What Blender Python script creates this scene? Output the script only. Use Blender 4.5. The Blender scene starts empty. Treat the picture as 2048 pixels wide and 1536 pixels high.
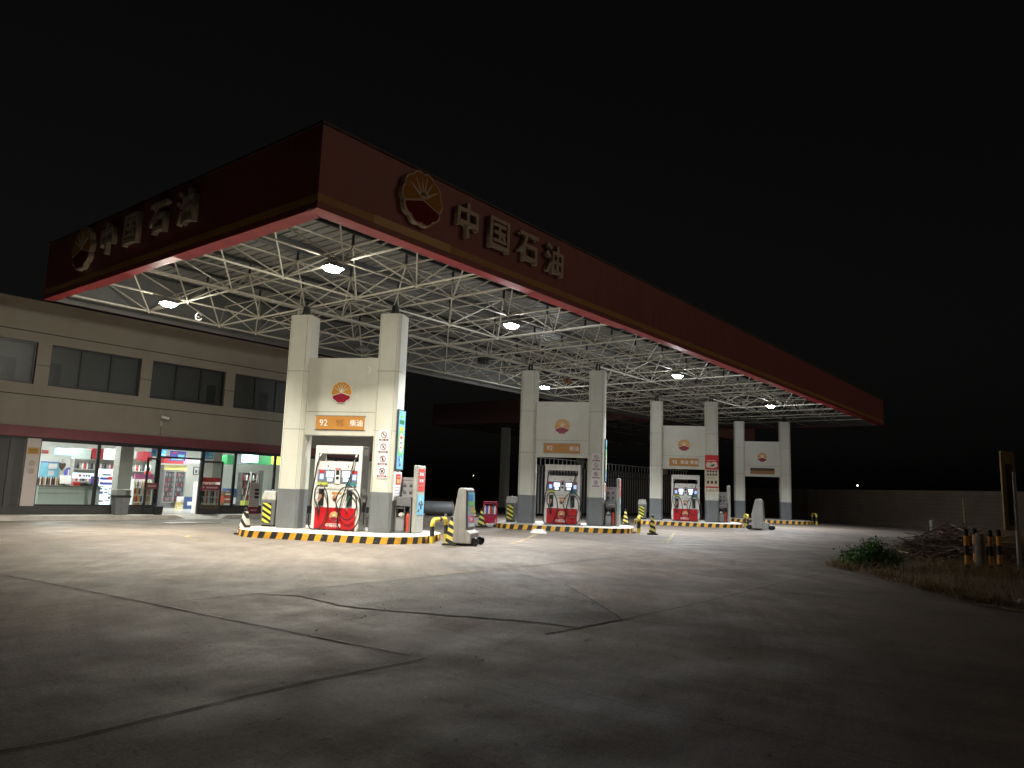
import bpy, bmesh, math, random
from mathutils import Vector, Matrix
R = math.radians
rnd = random.Random(7)
SC = bpy.context.scene
COL = SC.collection

# ------------------------------------------------------------------ camera
PITCH, ROLL, HEAD, FPX, CAMH = 0.1418, 0.0347, 0.6738, 1478.2, 1.55
_fx = Vector((math.cos(HEAD), math.sin(HEAD), 0)); _r = Vector((math.sin(HEAD), -math.cos(HEAD), 0)); _u = Vector((0, 0, 1))
_F = _fx * math.cos(PITCH) + _u * math.sin(PITCH); _U = _u * math.cos(PITCH) - _fx * math.sin(PITCH)
_X = _r * math.cos(ROLL) + _U * math.sin(ROLL); _Y = -_r * math.sin(ROLL) + _U * math.cos(ROLL)
cam = bpy.data.cameras.new("camera"); camo = bpy.data.objects.new("camera", cam); COL.objects.link(camo)
camo.matrix_world = Matrix(((_X.x, _Y.x, -_F.x, 0), (_X.y, _Y.y, -_F.y, 0), (_X.z, _Y.z, -_F.z, CAMH), (0, 0, 0, 1)))
cam.sensor_width = 36; cam.lens = FPX / 2048 * 36; cam.clip_start = .05; cam.clip_end = 1500
SC.camera = camo

# ------------------------------------------------------------------ world, faint city glow, exposure
W = bpy.data.worlds.new("World"); SC.world = W; W.use_nodes = True
nt = W.node_tree; bg = nt.nodes["Background"]
sky = nt.nodes.new("ShaderNodeTexSky"); sky.sky_type = 'NISHITA'; sky.sun_disc = False
sky.sun_elevation = R(24); sky.sun_rotation = R(200); sky.air_density = 1.0; sky.dust_density = 4.0
tint = nt.nodes.new("ShaderNodeMix"); tint.data_type = 'RGBA'; tint.blend_type = 'MULTIPLY'; tint.inputs[0].default_value = 1
hs = nt.nodes.new("ShaderNodeHueSaturation"); hs.inputs['Saturation'].default_value = .12
nt.links.new(sky.outputs[0], hs.inputs['Color']); nt.links.new(hs.outputs[0], tint.inputs[6]); tint.inputs[7].default_value = (1.0, .93, .88, 1)
nt.links.new(tint.outputs[2], bg.inputs[0]); bg.inputs[1].default_value = 0.00095
sl = bpy.data.lights.new("sky_glow", 'SUN'); sl.energy = .15; sl.angle = R(30); sl.color = (1, .62, .42)
so = bpy.data.objects.new("sky_glow", sl); COL.objects.link(so)
so.rotation_euler = Vector((.55, -.75, .42)).to_track_quat('Z', 'Y').to_euler()
SC.view_settings.view_transform = 'Standard'; SC.view_settings.look = 'None'
SC.view_settings.exposure = 0; SC.view_settings.gamma = 1
SC.cycles.max_bounces = 7; SC.cycles.diffuse_bounces = 4; SC.cycles.sample_clamp_indirect = 4

# ------------------------------------------------------------------ materials
MATS = {}
def mat(name, col, rough=.6, metal=0, var=.12, scale=6, bump=0, emit=0, spec=.5, ecol=None, bscale=None):
    if name in MATS: return MATS[name]
    m = bpy.data.materials.new(name); m.use_nodes = True; N = m.node_tree.nodes; L = m.node_tree.links
    b = N["Principled BSDF"]; c = (*col, 1)
    b.inputs["Base Color"].default_value = c; b.inputs["Roughness"].default_value = rough
    b.inputs["Metallic"].default_value = metal; b.inputs["Specular IOR Level"].default_value = spec
    tc = N.new("ShaderNodeTexCoord")
    if var:
        n = N.new("ShaderNodeTexNoise"); n.inputs["Scale"].default_value = scale; n.inputs["Detail"].default_value = 6; n.inputs["Roughness"].default_value = .65
        L.new(tc.outputs["Object"], n.inputs["Vector"])
        r = N.new("ShaderNodeValToRGB"); r.color_ramp.elements[0].position = .3; r.color_ramp.elements[1].position = .7
        r.color_ramp.elements[0].color = (*[x * (1 - var) for x in col], 1); r.color_ramp.elements[1].color = (*[min(1, x * (1 + var)) for x in col], 1)
        L.new(n.outputs["Fac"], r.inputs["Fac"]); L.new(r.outputs[0], b.inputs["Base Color"])
    if bump:
        n2 = N.new("ShaderNodeTexNoise"); n2.inputs["Scale"].default_value = bscale or scale * 3; n2.inputs["Detail"].default_value = 5
        L.new(tc.outputs["Object"], n2.inputs["Vector"])
        bp = N.new("ShaderNodeBump"); bp.inputs["Strength"].default_value = bump; bp.inputs["Distance"].default_value = .02
        L.new(n2.outputs["Fac"], bp.inputs["Height"]); L.new(bp.outputs[0], b.inputs["Normal"])
    if emit:
        b.inputs["Emission Color"].default_value = (*(ecol or col), 1); b.inputs["Emission Strength"].default_value = emit
    MATS[name] = m; return m

def chipped(name, under, amount=.60, scale=11):
    m = K(name); N = m.node_tree.nodes; L = m.node_tree.links; b = N["Principled BSDF"]
    src = b.inputs["Base Color"].links[0].from_socket
    tc = N.new("ShaderNodeTexCoord"); n = N.new("ShaderNodeTexNoise"); n.inputs["Scale"].default_value = scale; n.inputs["Detail"].default_value = 9; n.inputs["Roughness"].default_value = .8
    L.new(tc.outputs["Object"], n.inputs["Vector"])
    r = N.new("ShaderNodeValToRGB"); r.color_ramp.elements[0].position = amount; r.color_ramp.elements[1].position = amount + .05; L.new(n.outputs["Fac"], r.inputs["Fac"])
    x = N.new("ShaderNodeMix"); x.data_type = 'RGBA'; x.inputs[7].default_value = (*under, 1); L.new(r.outputs[0], x.inputs[0]); L.new(src, x.inputs[6]); L.new(x.outputs[2], b.inputs["Base Color"])
def streaked(name, amount=.25, sc=(7, 7, .45), pos=(.35, .62)):
    m = K(name); N = m.node_tree.nodes; L = m.node_tree.links; b = N["Principled BSDF"]
    src = b.inputs["Base Color"].links[0].from_socket
    tc = N.new("ShaderNodeTexCoord"); mp = N.new("ShaderNodeMapping"); mp.inputs["Scale"].default_value = sc; L.new(tc.outputs["Object"], mp.inputs[0])
    n = N.new("ShaderNodeTexNoise"); n.inputs["Scale"].default_value = 1; n.inputs["Detail"].default_value = 8; n.inputs["Roughness"].default_value = .7; L.new(mp.outputs[0], n.inputs["Vector"])
    r = N.new("ShaderNodeValToRGB"); r.color_ramp.elements[0].position = pos[0]; r.color_ramp.elements[1].position = pos[1]
    k = 1 - amount; r.color_ramp.elements[0].color = (k, k * .98, k * .94, 1); L.new(n.outputs["Fac"], r.inputs["Fac"])
    x = N.new("ShaderNodeMix"); x.data_type = 'RGBA'; x.blend_type = 'MULTIPLY'; x.inputs[0].default_value = 1; L.new(src, x.inputs[6]); L.new(r.outputs[0], x.inputs[7]); L.new(x.outputs[2], b.inputs["Base Color"])

def stripe(name, ca, cb, direction, period, duty=.5, rough=.5, offset=0):
    if name in MATS: return MATS[name]
    m = bpy.data.materials.new(name); m.use_nodes = True; N = m.node_tree.nodes; L = m.node_tree.links
    b = N["Principled BSDF"]; b.inputs["Roughness"].default_value = rough
    tc = N.new("ShaderNodeTexCoord"); d = N.new("ShaderNodeVectorMath"); d.operation = 'DOT_PRODUCT'
    d.inputs[1].default_value = Vector(direction) / period; L.new(tc.outputs["Object"], d.inputs[0])
    a = N.new("ShaderNodeMath"); a.operation = 'ADD'; a.inputs[1].default_value = offset + 50; L.new(d.outputs["Value"], a.inputs[0])
    f = N.new("ShaderNodeMath"); f.operation = 'FRACT'; L.new(a.outputs[0], f.inputs[0])
    g = N.new("ShaderNodeMath"); g.operation = 'GREATER_THAN'; g.inputs[1].default_value = duty; L.new(f.outputs[0], g.inputs[0])
    n = N.new("ShaderNodeTexNoise"); n.inputs["Scale"].default_value = 9; n.inputs["Detail"].default_value = 6; L.new(tc.outputs["Object"], n.inputs["Vector"])
    x = N.new("ShaderNodeMix"); x.data_type = 'RGBA'; x.inputs[6].default_value = (*ca, 1); x.inputs[7].default_value = (*cb, 1); L.new(g.outputs[0], x.inputs[0])
    mr = N.new("ShaderNodeMapRange"); mr.inputs[3].default_value = .65; mr.inputs[4].default_value = 1.15; L.new(n.outputs["Fac"], mr.inputs[0])
    mu = N.new("ShaderNodeMix"); mu.data_type = 'RGBA'; mu.blend_type = 'MULTIPLY'; mu.inputs[0].default_value = 1
    L.new(x.outputs[2], mu.inputs[6]); L.new(mr.outputs[0], mu.inputs[7]); L.new(mu.outputs[2], b.inputs["Base Color"])
    MATS[name] = m; return m

def glass_mat(name, tintc, rough=.02):
    m = bpy.data.materials.new(name); m.use_nodes = True; N = m.node_tree.nodes; L = m.node_tree.links
    N.remove(N["Principled BSDF"]); o = N["Material Output"]
    t = N.new("ShaderNodeBsdfTransparent"); t.inputs[0].default_value = (*tintc, 1)
    g = N.new("ShaderNodeBsdfGlossy"); g.inputs["Roughness"].default_value = rough
    fr = N.new("ShaderNodeLayerWeight"); fr.inputs[0].default_value = .5
    pw = N.new("ShaderNodeMath"); pw.operation = 'POWER'; pw.inputs[1].default_value = 4; L.new(fr.outputs["Facing"], pw.inputs[0])
    ml = N.new("ShaderNodeMath"); ml.operation = 'MULTIPLY_ADD'; ml.inputs[1].default_value = .5; ml.inputs[2].default_value = .035; L.new(pw.outputs[0], ml.inputs[0])
    x = N.new("ShaderNodeMixShader"); L.new(ml.outputs[0], x.inputs[0]); L.new(t.outputs[0], x.inputs[1]); L.new(g.outputs[0], x.inputs[2])
    L.new(x.outputs[0], o.inputs[0]); MATS[name] = m; return m

def concrete(name, base, dark, light, stain=.6, rough=.62):
    m = bpy.data.materials.new(name); m.use_nodes = True; N = m.node_tree.nodes; L = m.node_tree.links
    b = N["Principled BSDF"]; b.inputs["Roughness"].default_value = rough; b.inputs["Specular IOR Level"].default_value = .35
    tc = N.new("ShaderNodeNewGeometry")
    def noise(s, det, rg=.6, stretch=None, rot=0, dist=0):
        n = N.new("ShaderNodeTexNoise"); n.inputs["Scale"].default_value = s; n.inputs["Detail"].default_value = det
        n.inputs["Roughness"].default_value = rg; n.inputs["Distortion"].default_value = dist
        if stretch:
            mp = N.new("ShaderNodeMapping"); mp.inputs["Scale"].default_value = stretch; mp.inputs["Rotation"].default_value = (0, 0, rot)
            L.new(tc.outputs["Position"], mp.inputs[0]); L.new(mp.outputs[0], n.inputs["Vector"])
        else: L.new(tc.outputs["Position"], n.inputs["Vector"])
        return n
    def ramp(n, a, c0, c, c1):
        r = N.new("ShaderNodeValToRGB"); e = r.color_ramp.elements
        e[0].position = a; e[0].color = (*c0, 1); e[1].position = c; e[1].color = (*c1, 1); L.new(n.outputs["Fac"], r.inputs["Fac"]); return r
    def mul(a, bb, f):
        x = N.new("ShaderNodeMix"); x.data_type = 'RGBA'; x.blend_type = 'MULTIPLY'; x.inputs[0].default_value = f
        L.new(a, x.inputs[6]); L.new(bb, x.inputs[7]); return x.outputs[2]
    o = ramp(noise(.35, 6, .62, dist=.6), .32, dark, .68, light).outputs[0]
    one = (1, 1, 1)
    o = mul(o, ramp(noise(.16, 5, .7, (1, .28, 1), R(-28), 1.4), .36, (.45, .45, .47), .62, one).outputs[0], stain)      # tyre sweeps
    o = mul(o, ramp(noise(.5, 6, .7, (1, .12, 1), R(62), .8), .38, (.55, .54, .53), .60, one).outputs[0], stain * .8)
    o = mul(o, ramp(noise(2.6, 9, .75), .33, (.55, .53, .50), .60, one).outputs[0], stain * .7)
    o = mul(o, ramp(noise(14, 8, .85), .36, (.42, .41, .40), .60, one).outputs[0], .62)
    o = mul(o, ramp(noise(45, 4, .8), .36, (.35, .35, .35), .58, (1.15, 1.15, 1.15)).outputs[0], .6)                                   # grain
    o = mul(o, ramp(noise(7, 2, .5), .24, (.25, .24, .23), .33, one).outputs[0], .8)                                     # oil spots
    for (cx, cy, k0) in ((19, 3, 3.4), (2, 18, 2.6)):                     # arcs swept by turning tyres
        sub = N.new("ShaderNodeVectorMath"); sub.operation = 'SUBTRACT'; sub.inputs[1].default_value = (cx, cy, 0); L.new(tc.outputs["Position"], sub.inputs[0])
        ln = N.new("ShaderNodeVectorMath"); ln.operation = 'LENGTH'; L.new(sub.outputs[0], ln.inputs[0])
        sx = N.new("ShaderNodeSeparateXYZ"); L.new(sub.outputs[0], sx.inputs[0])
        an = N.new("ShaderNodeMath"); an.operation = 'ARCTAN2'; L.new(sx.outputs[1], an.inputs[0]); L.new(sx.outputs[0], an.inputs[1])
        rk = N.new("ShaderNodeMath"); rk.operation = 'MULTIPLY'; rk.inputs[1].default_value = k0; L.new(ln.outputs["Value"], rk.inputs[0])
        ak = N.new("ShaderNodeMath"); ak.operation = 'MULTIPLY'; ak.inputs[1].default_value = 2.2; L.new(an.outputs[0], ak.inputs[0])
        cb = N.new("ShaderNodeCombineXYZ"); L.new(rk.outputs[0], cb.inputs[0]); L.new(ak.outputs[0], cb.inputs[1])
        na = N.new("ShaderNodeTexNoise"); na.inputs["Scale"].default_value = 1; na.inputs["Detail"].default_value = 7; na.inputs["Roughness"].default_value = .72; L.new(cb.outputs[0], na.inputs["Vector"])
        o = mul(o, ramp(na, .36, (.58, .57, .56), .60, (1.06, 1.06, 1.06)).outputs[0], .55)
    L.new(o, b.inputs["Base Color"])
    n2 = noise(28, 8, .7); bp = N.new("ShaderNodeBump"); bp.inputs["Strength"].default_value = .6; bp.inputs["Distance"].default_value = .02
    L.new(n2.outputs["Fac"], bp.inputs["Height"]); L.new(bp.outputs[0], b.inputs["Normal"])
    rr = ramp(noise(1.1, 5), .3, (.45,) * 3, .7, (.8,) * 3); L.new(rr.outputs[0], b.inputs["Roughness"])
    MATS[name] = m; return m

def K(name): return MATS[name]
concrete("yard_concrete", None, (.20, .166, .139), (.325, .276, .229), .42)
concrete("patch_concrete", None, (.145, .127, .111), (.245, .217, .185), .55)
mat("soil", (.15, .105, .07), .95, var=.4, scale=3, bump=.8)
mat("crack", (.02, .017, .015), .9, var=.3)
mat("crack_light", (.36, .31, .26), .9, var=.3)
mat("road_yellow", (.25, .20, .105), .8, var=.5, scale=5)
mat("clad", (.63, .625, .55), .38, var=.05, scale=1.3, bump=.03)
mat("clad_grey", (.17, .18, .19), .45, var=.08, scale=3)
mat("clad_seam", (.16, .15, .13), .7, var=0)
mat("fascia_red", (.24, .054, .054), .5, var=.16, scale=.6, bump=.05, bscale=2)
mat("soffit_red", (.47, .040, .052), .5, var=.12, scale=.8, bump=.25, bscale=3)
mat("fascia_band", (.36, .20, .028), .5, var=.12, scale=1)
mat("fascia_band_new", (.48, .33, .09), .45, var=.06, scale=1)
mat("fascia_back", (.13, .135, .13), .6, var=.2, scale=.6)
mat("deck_grey", (.19, .194, .184), .5, var=.14, scale=.7)
mat("purlin_dark", (.035, .037, .038), .6, var=.2)
mat("gutter_dark", (.10, .105, .105), .6, var=.2)
mat("truss_white", (.52, .50, .42), .5, var=.18, scale=9)
mat("sign_white", (.46, .41, .31), .5, var=.12, scale=3)
mat("orange", (.48, .215, .045), .45, var=.06)
mat("fascia_logo_orange", (.40, .20, .03), .75, var=.1, spec=.15)
mat("fascia_logo_red", (.15, .012, .022), .75, var=.1, spec=.15)
mat("sign_rim", (.62, .54, .42), .7, var=.1, spec=.2)
mat("logo_orange", (.62, .29, .045), .4, var=.05)
mat("logo_red", (.28, .012, .03), .4, var=.05)
mat("logo_white", (.8, .78, .70), .45, var=.05)
mat("white", (.78, .77, .74), .4, var=.05)
mat("white_gloss", (.80, .79, .76), .25, var=.04, scale=4)
mat("steel", (.38, .38, .37), .35, .7, var=.12, scale=5)
mat("steel_dark", (.12, .12, .12), .4, .6, var=.15)
mat("pump_red", (.52, .012, .02), .32, var=.08, scale=3)
mat("rubber", (.012, .012, .013), .38, var=.2)
mat("black", (.015, .015, .016), .5, var=.2)
mat("screen_frame", (.16, .18, .21), .35, var=.05)
mat("screen_lit", (.75, .85, 1), .3, var=0, emit=1.5, ecol=(.72, .84, 1))
mat("screen_blue", (.3, .4, .8), .3, var=0, emit=1.1, ecol=(.38, .48, .95))
mat("green_plastic", (.02, .10, .06), .4, var=.1)
mat("teal", (.03, .22, .24), .4, var=.1)
mat("lime", (.50, .52, .06), .4, var=.1)
mat("copper", (.62, .30, .18), .35, .3, var=.1)
mat("kerb_top", (.50, .48, .42), .7, var=.22, scale=3, bump=.2)
mat("kerb_yellow", (.74, .38, .03), .55, var=.22, scale=5)
mat("kerb_black", (.022, .022, .022), .6, var=.4, scale=5)
mat("post_yellow", (.66, .50, .05), .45, var=.3, scale=8)
mat("bin_grey", (.155, .16, .165), .5, var=.1)
mat("bin_lid", (.42, .42, .38), .5, var=.1)
mat("cab_grey", (.17, .17, .18), .45, .2, var=.1)
mat("cab_inner", (.25, .25, .25), .6, var=.1)
mat("ext_red", (.52, .07, .04), .3, var=.1)
mat("cloth_white", (.55, .52, .45), .9, var=.3, scale=20, bump=.5)
mat("paper", (.72, .69, .69), .5, var=.05)
mat("maroon", (.18, .012, .03), .5, var=.1)
mat("notice_red", (.58, .03, .035), .4, var=.08)
mat("slab_red", (.66, .07, .06), .35, var=.08)
mat("poster_blue", (.08, .30, .62), .35, var=.25, scale=4)
mat("poster_green", (.20, .55, .10), .35, var=.1)
mat("poster_cyan", (.20, .52, .70), .35, var=.15, scale=4)
mat("poster_pink", (.68, .20, .42), .35, var=.1)
mat("poster_yellow", (.52, .42, .16), .35, var=.1)
mat("plastic_grey", (.36, .35, .33), .5, var=.12, scale=2)
mat("facade", (.265, .243, .20), .75, var=.06, scale=.7, bump=.04)
mat("tank_grey", (.13, .14, .14), .5, var=.2, scale=2)
mat("facade_seam", (.05, .042, .032), .8, var=0)
mat("facade_base", (.035, .034, .033), .5, var=.2)
mat("pilaster", (.40, .35, .33), .6, var=.05)
mat("maroon_band", (.16, .035, .045), .5, var=.08, scale=.5)
mat("dark_frame", (.014, .014, .015), .4, var=.1)
mat("upper_glass", (.05, .05, .047), .45, var=.25, scale=.5, spec=.35)
mat("upper_blind", (.08, .079, .075), .7, var=.12, scale=.8)
mat("shutter", (.045, .043, .042), .5, var=.15)
mat("step_stone", (.36, .34, .30), .7, var=.2, scale=3)
mat("room_wall", (.70, .69, .66), .8, var=.03, scale=1)
mat("room_floor", (.42, .42, .40), .2, var=.1, scale=1)
mat("room_ceiling", (.75, .74, .70), .9, var=.03)
mat("shop_green", (.02, .17, .055), .5, var=.08)
mat("shop_red", (.34, .025, .035), .5, var=.08)
mat("counter_grey", (.46, .52, .49), .4, var=.05)
mat("counter_top", (.20, .18, .16), .3, var=.1)
mat("pillar_grey", (.38, .37, .34), .6, var=.05)
mat("tube_light", (1, 1, 1), .5, var=0, emit=9, ecol=(.98, 1, .97))
mat("lightbox_white", (.8, .9, 1), .5, var=0, emit=1.15, ecol=(.80, .93, 1))
mat("lightbox_cyan", (.5, .9, 1), .5, var=0, emit=2.6, ecol=(.55, .95, 1))
mat("lightbox_blue", (.3, .6, 1), .5, var=0, emit=1.1, ecol=(.22, .55, .95))
mat("led_red", (1, .1, .05), .5, var=0, emit=5, ecol=(1, .15, .08))
mat("blue", (.04, .08, .20), .45, var=.1)
mat("violet", (.10, .09, .36), .4, var=.1)
mat("fridge_glass", (.07, .075, .08), .12, var=.1)
mat("wood_board", (.40, .26, .10), .7, var=.25, scale=5)
mat("galv", (.36, .36, .35), .45, .5, var=.2)
mat("twig", (.17, .125, .095), .9, var=.45, scale=7)
mat("twig_pale", (.46, .37, .28), .9, var=.35, scale=7)
mat("leaf", (.055, .15, .03), .6, var=.45, scale=3)
mat("leaf_light", (.10, .22, .045), .6, var=.4, scale=3)
mat("grass_dry", (.24, .165, .08), .9, var=.4, scale=4)
mat("grass_green", (.11, .15, .045), .9, var=.4, scale=4)
mat("brick_wall", (.115, .086, .065), .9, var=.15, scale=1.2, bump=.2)
mat("rib_gap_shade", (.02, .02, .02), .7, var=.2)
mat("rib_metal", (.36, .36, .34), .6, .3, var=.2)
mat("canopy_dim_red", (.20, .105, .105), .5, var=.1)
mat("lamp_house", (.30, .31, .31), .4, .4, var=.1)
mat("lamp_glow_warm", (1, .96, .82), .5, var=0, emit=420, ecol=(1, .95, .80))
mat("lamp_glow_cool", (.93, .97, 1), .5, var=0, emit=420, ecol=(.92, .97, 1))
mat("far_glow", (1, .85, .6), .5, var=0, emit=14, ecol=(1, .80, .52))
mat("cart_red", (.40, .015, .05), .4, var=.1)
mat("rust", (.22, .10, .05), .8, var=.4)
for nm, un in (("kerb_yellow", (.20, .17, .13)), ("kerb_black", (.22, .20, .17))): chipped(nm, un, .58)
chipped("post_yellow", (.10, .07, .04), .60, 16)
streaked("clad", .06, (2.5, 2.5, .35)); streaked("clad_grey", .15, (3, 3, .6)); streaked("fascia_red", .22, (2.2, 2.2, .25)); streaked("facade", .07, (1.2, 1.2, .3)); streaked("white_gloss", .12); streaked("pump_red", .25, (9, 9, 1.5)); streaked("plastic_grey", .3); streaked("bin_lid", .25); streaked("bin_grey", .25); streaked("maroon_band", .2, (2, 2, .5)); streaked("soffit_red", .25, (3, 3, 3))
stripe("hazard", (.015, .015, .015), (.80, .75, .08), (.55, 0, 1), .17, .5)
stripe("cone_yellow", (.02, .02, .02), (.72, .60, .12), (.45, .3, 1), .21, .5)
stripe("cone_white", (.02, .02, .02), (.70, .68, .60), (.9, 0, .8), .22, .45)
stripe("post_stripe", (.02, .018, .018), (.75, .30, .04), (0, 0, 1), .44, .5, offset=.08)
glass_mat("pane_glass", (.93, .96, .95)); glass_mat("upper_pane", (.80, .82, .80), .42)

# ------------------------------------------------------------------ mesh helpers
class MB:
    def __init__(s): s.v = []; s.f = []; s.m = []
    def add(s, vs, fs, m=0):
        o = len(s.v); s.v += [tuple(v) for v in vs]; s.f += [tuple(i + o for i in f) for f in fs]; s.m += [m] * len(fs); return s
    def box(s, x0, y0, z0, x1, y1, z1, m=0):
        v = [(x0, y0, z0), (x1, y0, z0), (x1, y1, z0), (x0, y1, z0), (x0, y0, z1), (x1, y0, z1), (x1, y1, z1), (x0, y1, z1)]
        return s.add(v, [(0, 3, 2, 1), (4, 5, 6, 7), (0, 1, 5, 4), (1, 2, 6, 5), (2, 3, 7, 6), (3, 0, 4, 7)], m)
    def hexa(s, b, t, m=0):                     # bottom quad, top quad
        return s.add(list(b) + list(t), [(0, 3, 2, 1), (4, 5, 6, 7), (0, 1, 5, 4), (1, 2, 6, 5), (2, 3, 7, 6), (3, 0, 4, 7)], m)
    def prism(s, poly, fn, d0, d1, m=0):        # poly in 2d, fn(a,b,d)->xyz
        n = len(poly); vs = [fn(a, b, d0) for a, b in poly] + [fn(a, b, d1) for a, b in poly]
        fs = [tuple(range(n))[::-1], tuple(range(n, 2 * n))] + [(i, (i + 1) % n, n + (i + 1) % n, n + i) for i in range(n)]
        return s.add(vs, fs, m)
    def tube(s, pts, r, n=8, m=0, caps=True, mats=None):
        P = [Vector(p) for p in pts]; rs = r if isinstance(r, (list, tuple)) else [r] * len(P)
        vs = []; fs = []; up = Vector((0, 0, 1)); prev = None
        for i, p in enumerate(P):
            t = (P[min(i + 1, len(P) - 1)] - P[max(i - 1, 0)]).normalized()
            a = prev if prev is not None else (up if abs(t.z) < .9 else Vector((1, 0, 0)))
            a = (a - t * a.dot(t)); a = a.normalized() if a.length > 1e-6 else t.orthogonal().normalized()
            b = t.cross(a); prev = a
            for k in range(n):
                w = 2 * math.pi * k / n; vs.append(p + (a * math.cos(w) + b * math.sin(w)) * rs[i])
        for i in range(len(P) - 1):
            for k in range(n): fs.append((i * n + k, i * n + (k + 1) % n, (i + 1) * n + (k + 1) % n, (i + 1) * n + k))
        o = len(s.f); s.add(vs, fs, m)
        if mats:
            for i in range(len(P) - 1):
                for k in range(n): s.m[o + i * n + k] = mats[i]
        if caps:
            base = len(s.v) - len(vs); l = (len(P) - 1) * n
            s.f += [tuple(base + k for k in range(n))[::-1], tuple(base + l + k for k in range(n))]
            s.m += [mats[0] if mats else m, mats[-1] if mats else m]
        return s
    def lathe(s, prof, c=(0, 0, 0), n=20, m=0, axis='z'):
        vs = []; fs = []
        for r, h in prof:
            for k in range(n):
                w = 2 * math.pi * k / n; a, b = r * math.cos(w), r * math.sin(w)
                vs.append({'z': (c[0] + a, c[1] + b, c[2] + h), 'y': (c[0] + a, c[1] + h, c[2] + b), 'x': (c[0] + h, c[1] + a, c[2] + b)}[axis])
        for i in range(len(prof) - 1):
            for k in range(n): fs.append((i * n + k, i * n + (k + 1) % n, (i + 1) * n + (k + 1) % n, (i + 1) * n + k))
        fs += [tuple(range(n))[::-1], tuple(range((len(prof) - 1) * n, len(prof) * n))]
        return s.add(vs, fs, m)
    def build(s, name, mats, parent=None, loc=(0, 0, 0), rz=0, smooth=False, bevel=0, seg=2):
        me = bpy.data.meshes.new(name); me.from_pydata(s.v, [], s.f)
        if not isinstance(mats, (list, tuple)): mats = [mats]
        for k in mats: me.materials.append(K(k))
        me.polygons.foreach_set("material_index", s.m)
        bm = bmesh.new(); bm.from_mesh(me); bmesh.ops.recalc_face_normals(bm, faces=bm.faces); bm.to_mesh(me); bm.free()
        if smooth: me.shade_smooth(); 
        o = bpy.data.objects.new(name, me); COL.objects.link(o); o.location = loc; o.rotation_euler = (0, 0, rz)
        if parent: o.parent = parent
        if smooth: 
            try: me.set_sharp_from_angle(angle=R(40))
            except Exception: pass
        if bevel:
            b = o.modifiers.new("edge", 'BEVEL'); b.width = bevel; b.segments = seg; b.limit_method = 'ANGLE'; b.angle_limit = R(40)
        return o

def tag(o, label, cat, group=None, kind=None):
    if label: o["label"] = label
    if cat: o["category"] = cat
    if group: o["group"] = group
    if kind: o["kind"] = kind
    return o
def struct(o): o["kind"] = "structure"; return o
def thing(name, label, cat, loc=(0, 0, 0), rz=0, group=None):
    o = bpy.data.objects.new(name, None); COL.objects.link(o); o.location = loc; o.rotation_euler = (0, 0, rz); o.empty_display_size = .2
    return tag(o, label, cat, group)
def dup(o, loc, rz, label, group=None):
    def cp(a, par):
        c = a.copy(); COL.objects.link(c)
        if par: c.parent = par
        for ch in a.children: cp(ch, c)
        return c
    c = cp(o, None); c.location = loc; c.rotation_euler = (0, 0, rz)
    if label: c["label"] = label
    if group: c["group"] = group
    return c
def catmull(P, k=6):
    P = [Vector(p) for p in P]; Q = [P[0] * 2 - P[1]] + P + [P[-1] * 2 - P[-2]]; out = []
    for i in range(1, len(Q) - 2):
        for j in range(k):
            t = j / k; a, b, c, d = Q[i - 1], Q[i], Q[i + 1], Q[i + 2]
            out.append(.5 * ((2 * b) + (c - a) * t + (2 * a - 5 * b + 4 * c - d) * t * t + (3 * b - a - 3 * c + d) * t ** 3))
    return out + [P[-1]]
def text_obj(name, s, size, depth, material, parent, loc, rot=(R(90), 0, 0), bold=0, sx=1):
    cu = bpy.data.curves.new(name, 'FONT'); cu.body = s; cu.size = size; cu.extrude = depth / 2; cu.offset = bold
    cu.align_x = 'CENTER'; cu.align_y = 'CENTER'; cu.resolution_u = 3
    t = bpy.data.objects.new(name, cu); COL.objects.link(t)
    bpy.context.view_layer.update()
    me = bpy.data.meshes.new_from_object(t.evaluated_get(bpy.context.evaluated_depsgraph_get()))
    COL.objects.unlink(t); bpy.data.objects.remove(t)
    me.materials.clear(); me.materials.append(K(material)); me.name = name
    xs = [v.co.x for v in me.vertices]; ys = [v.co.y for v in me.vertices]
    cx, cy = (min(xs) + max(xs)) / 2, (min(ys) + max(ys)) / 2
    for v in me.vertices: v.co.x = (v.co.x - cx) * sx; v.co.y -= cy
    o = bpy.data.objects.new(name, me); COL.objects.link(o); o.location = loc; o.rotation_euler = rot
    if parent: o.parent = parent
    return o
def pxray(x, y):
    ix, iy = (x - 1024) / FPX, (768 - y) / FPX
    return _F + _X * ix + _Y * iy
def at(x, y, Y):                                  # point on the plane y = Y behind the shop front
    d = pxray(x, y); k = Y / d.y; return Vector((d.x * k, Y, CAMH + d.z * k))
def ground(x, y, z=0):
    d = pxray(x, y); k = (z - CAMH) / d.z; return Vector((d.x * k, d.y * k, z))

# =============================================================================== SETTING
g = MB(); g.add([(-400, -400, 0), (500, -400, 0), (500, 500, 0), (-400, 500, 0)], [(0, 1, 2, 3)])
struct(g.build("ground", "yard_concrete"))

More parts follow.
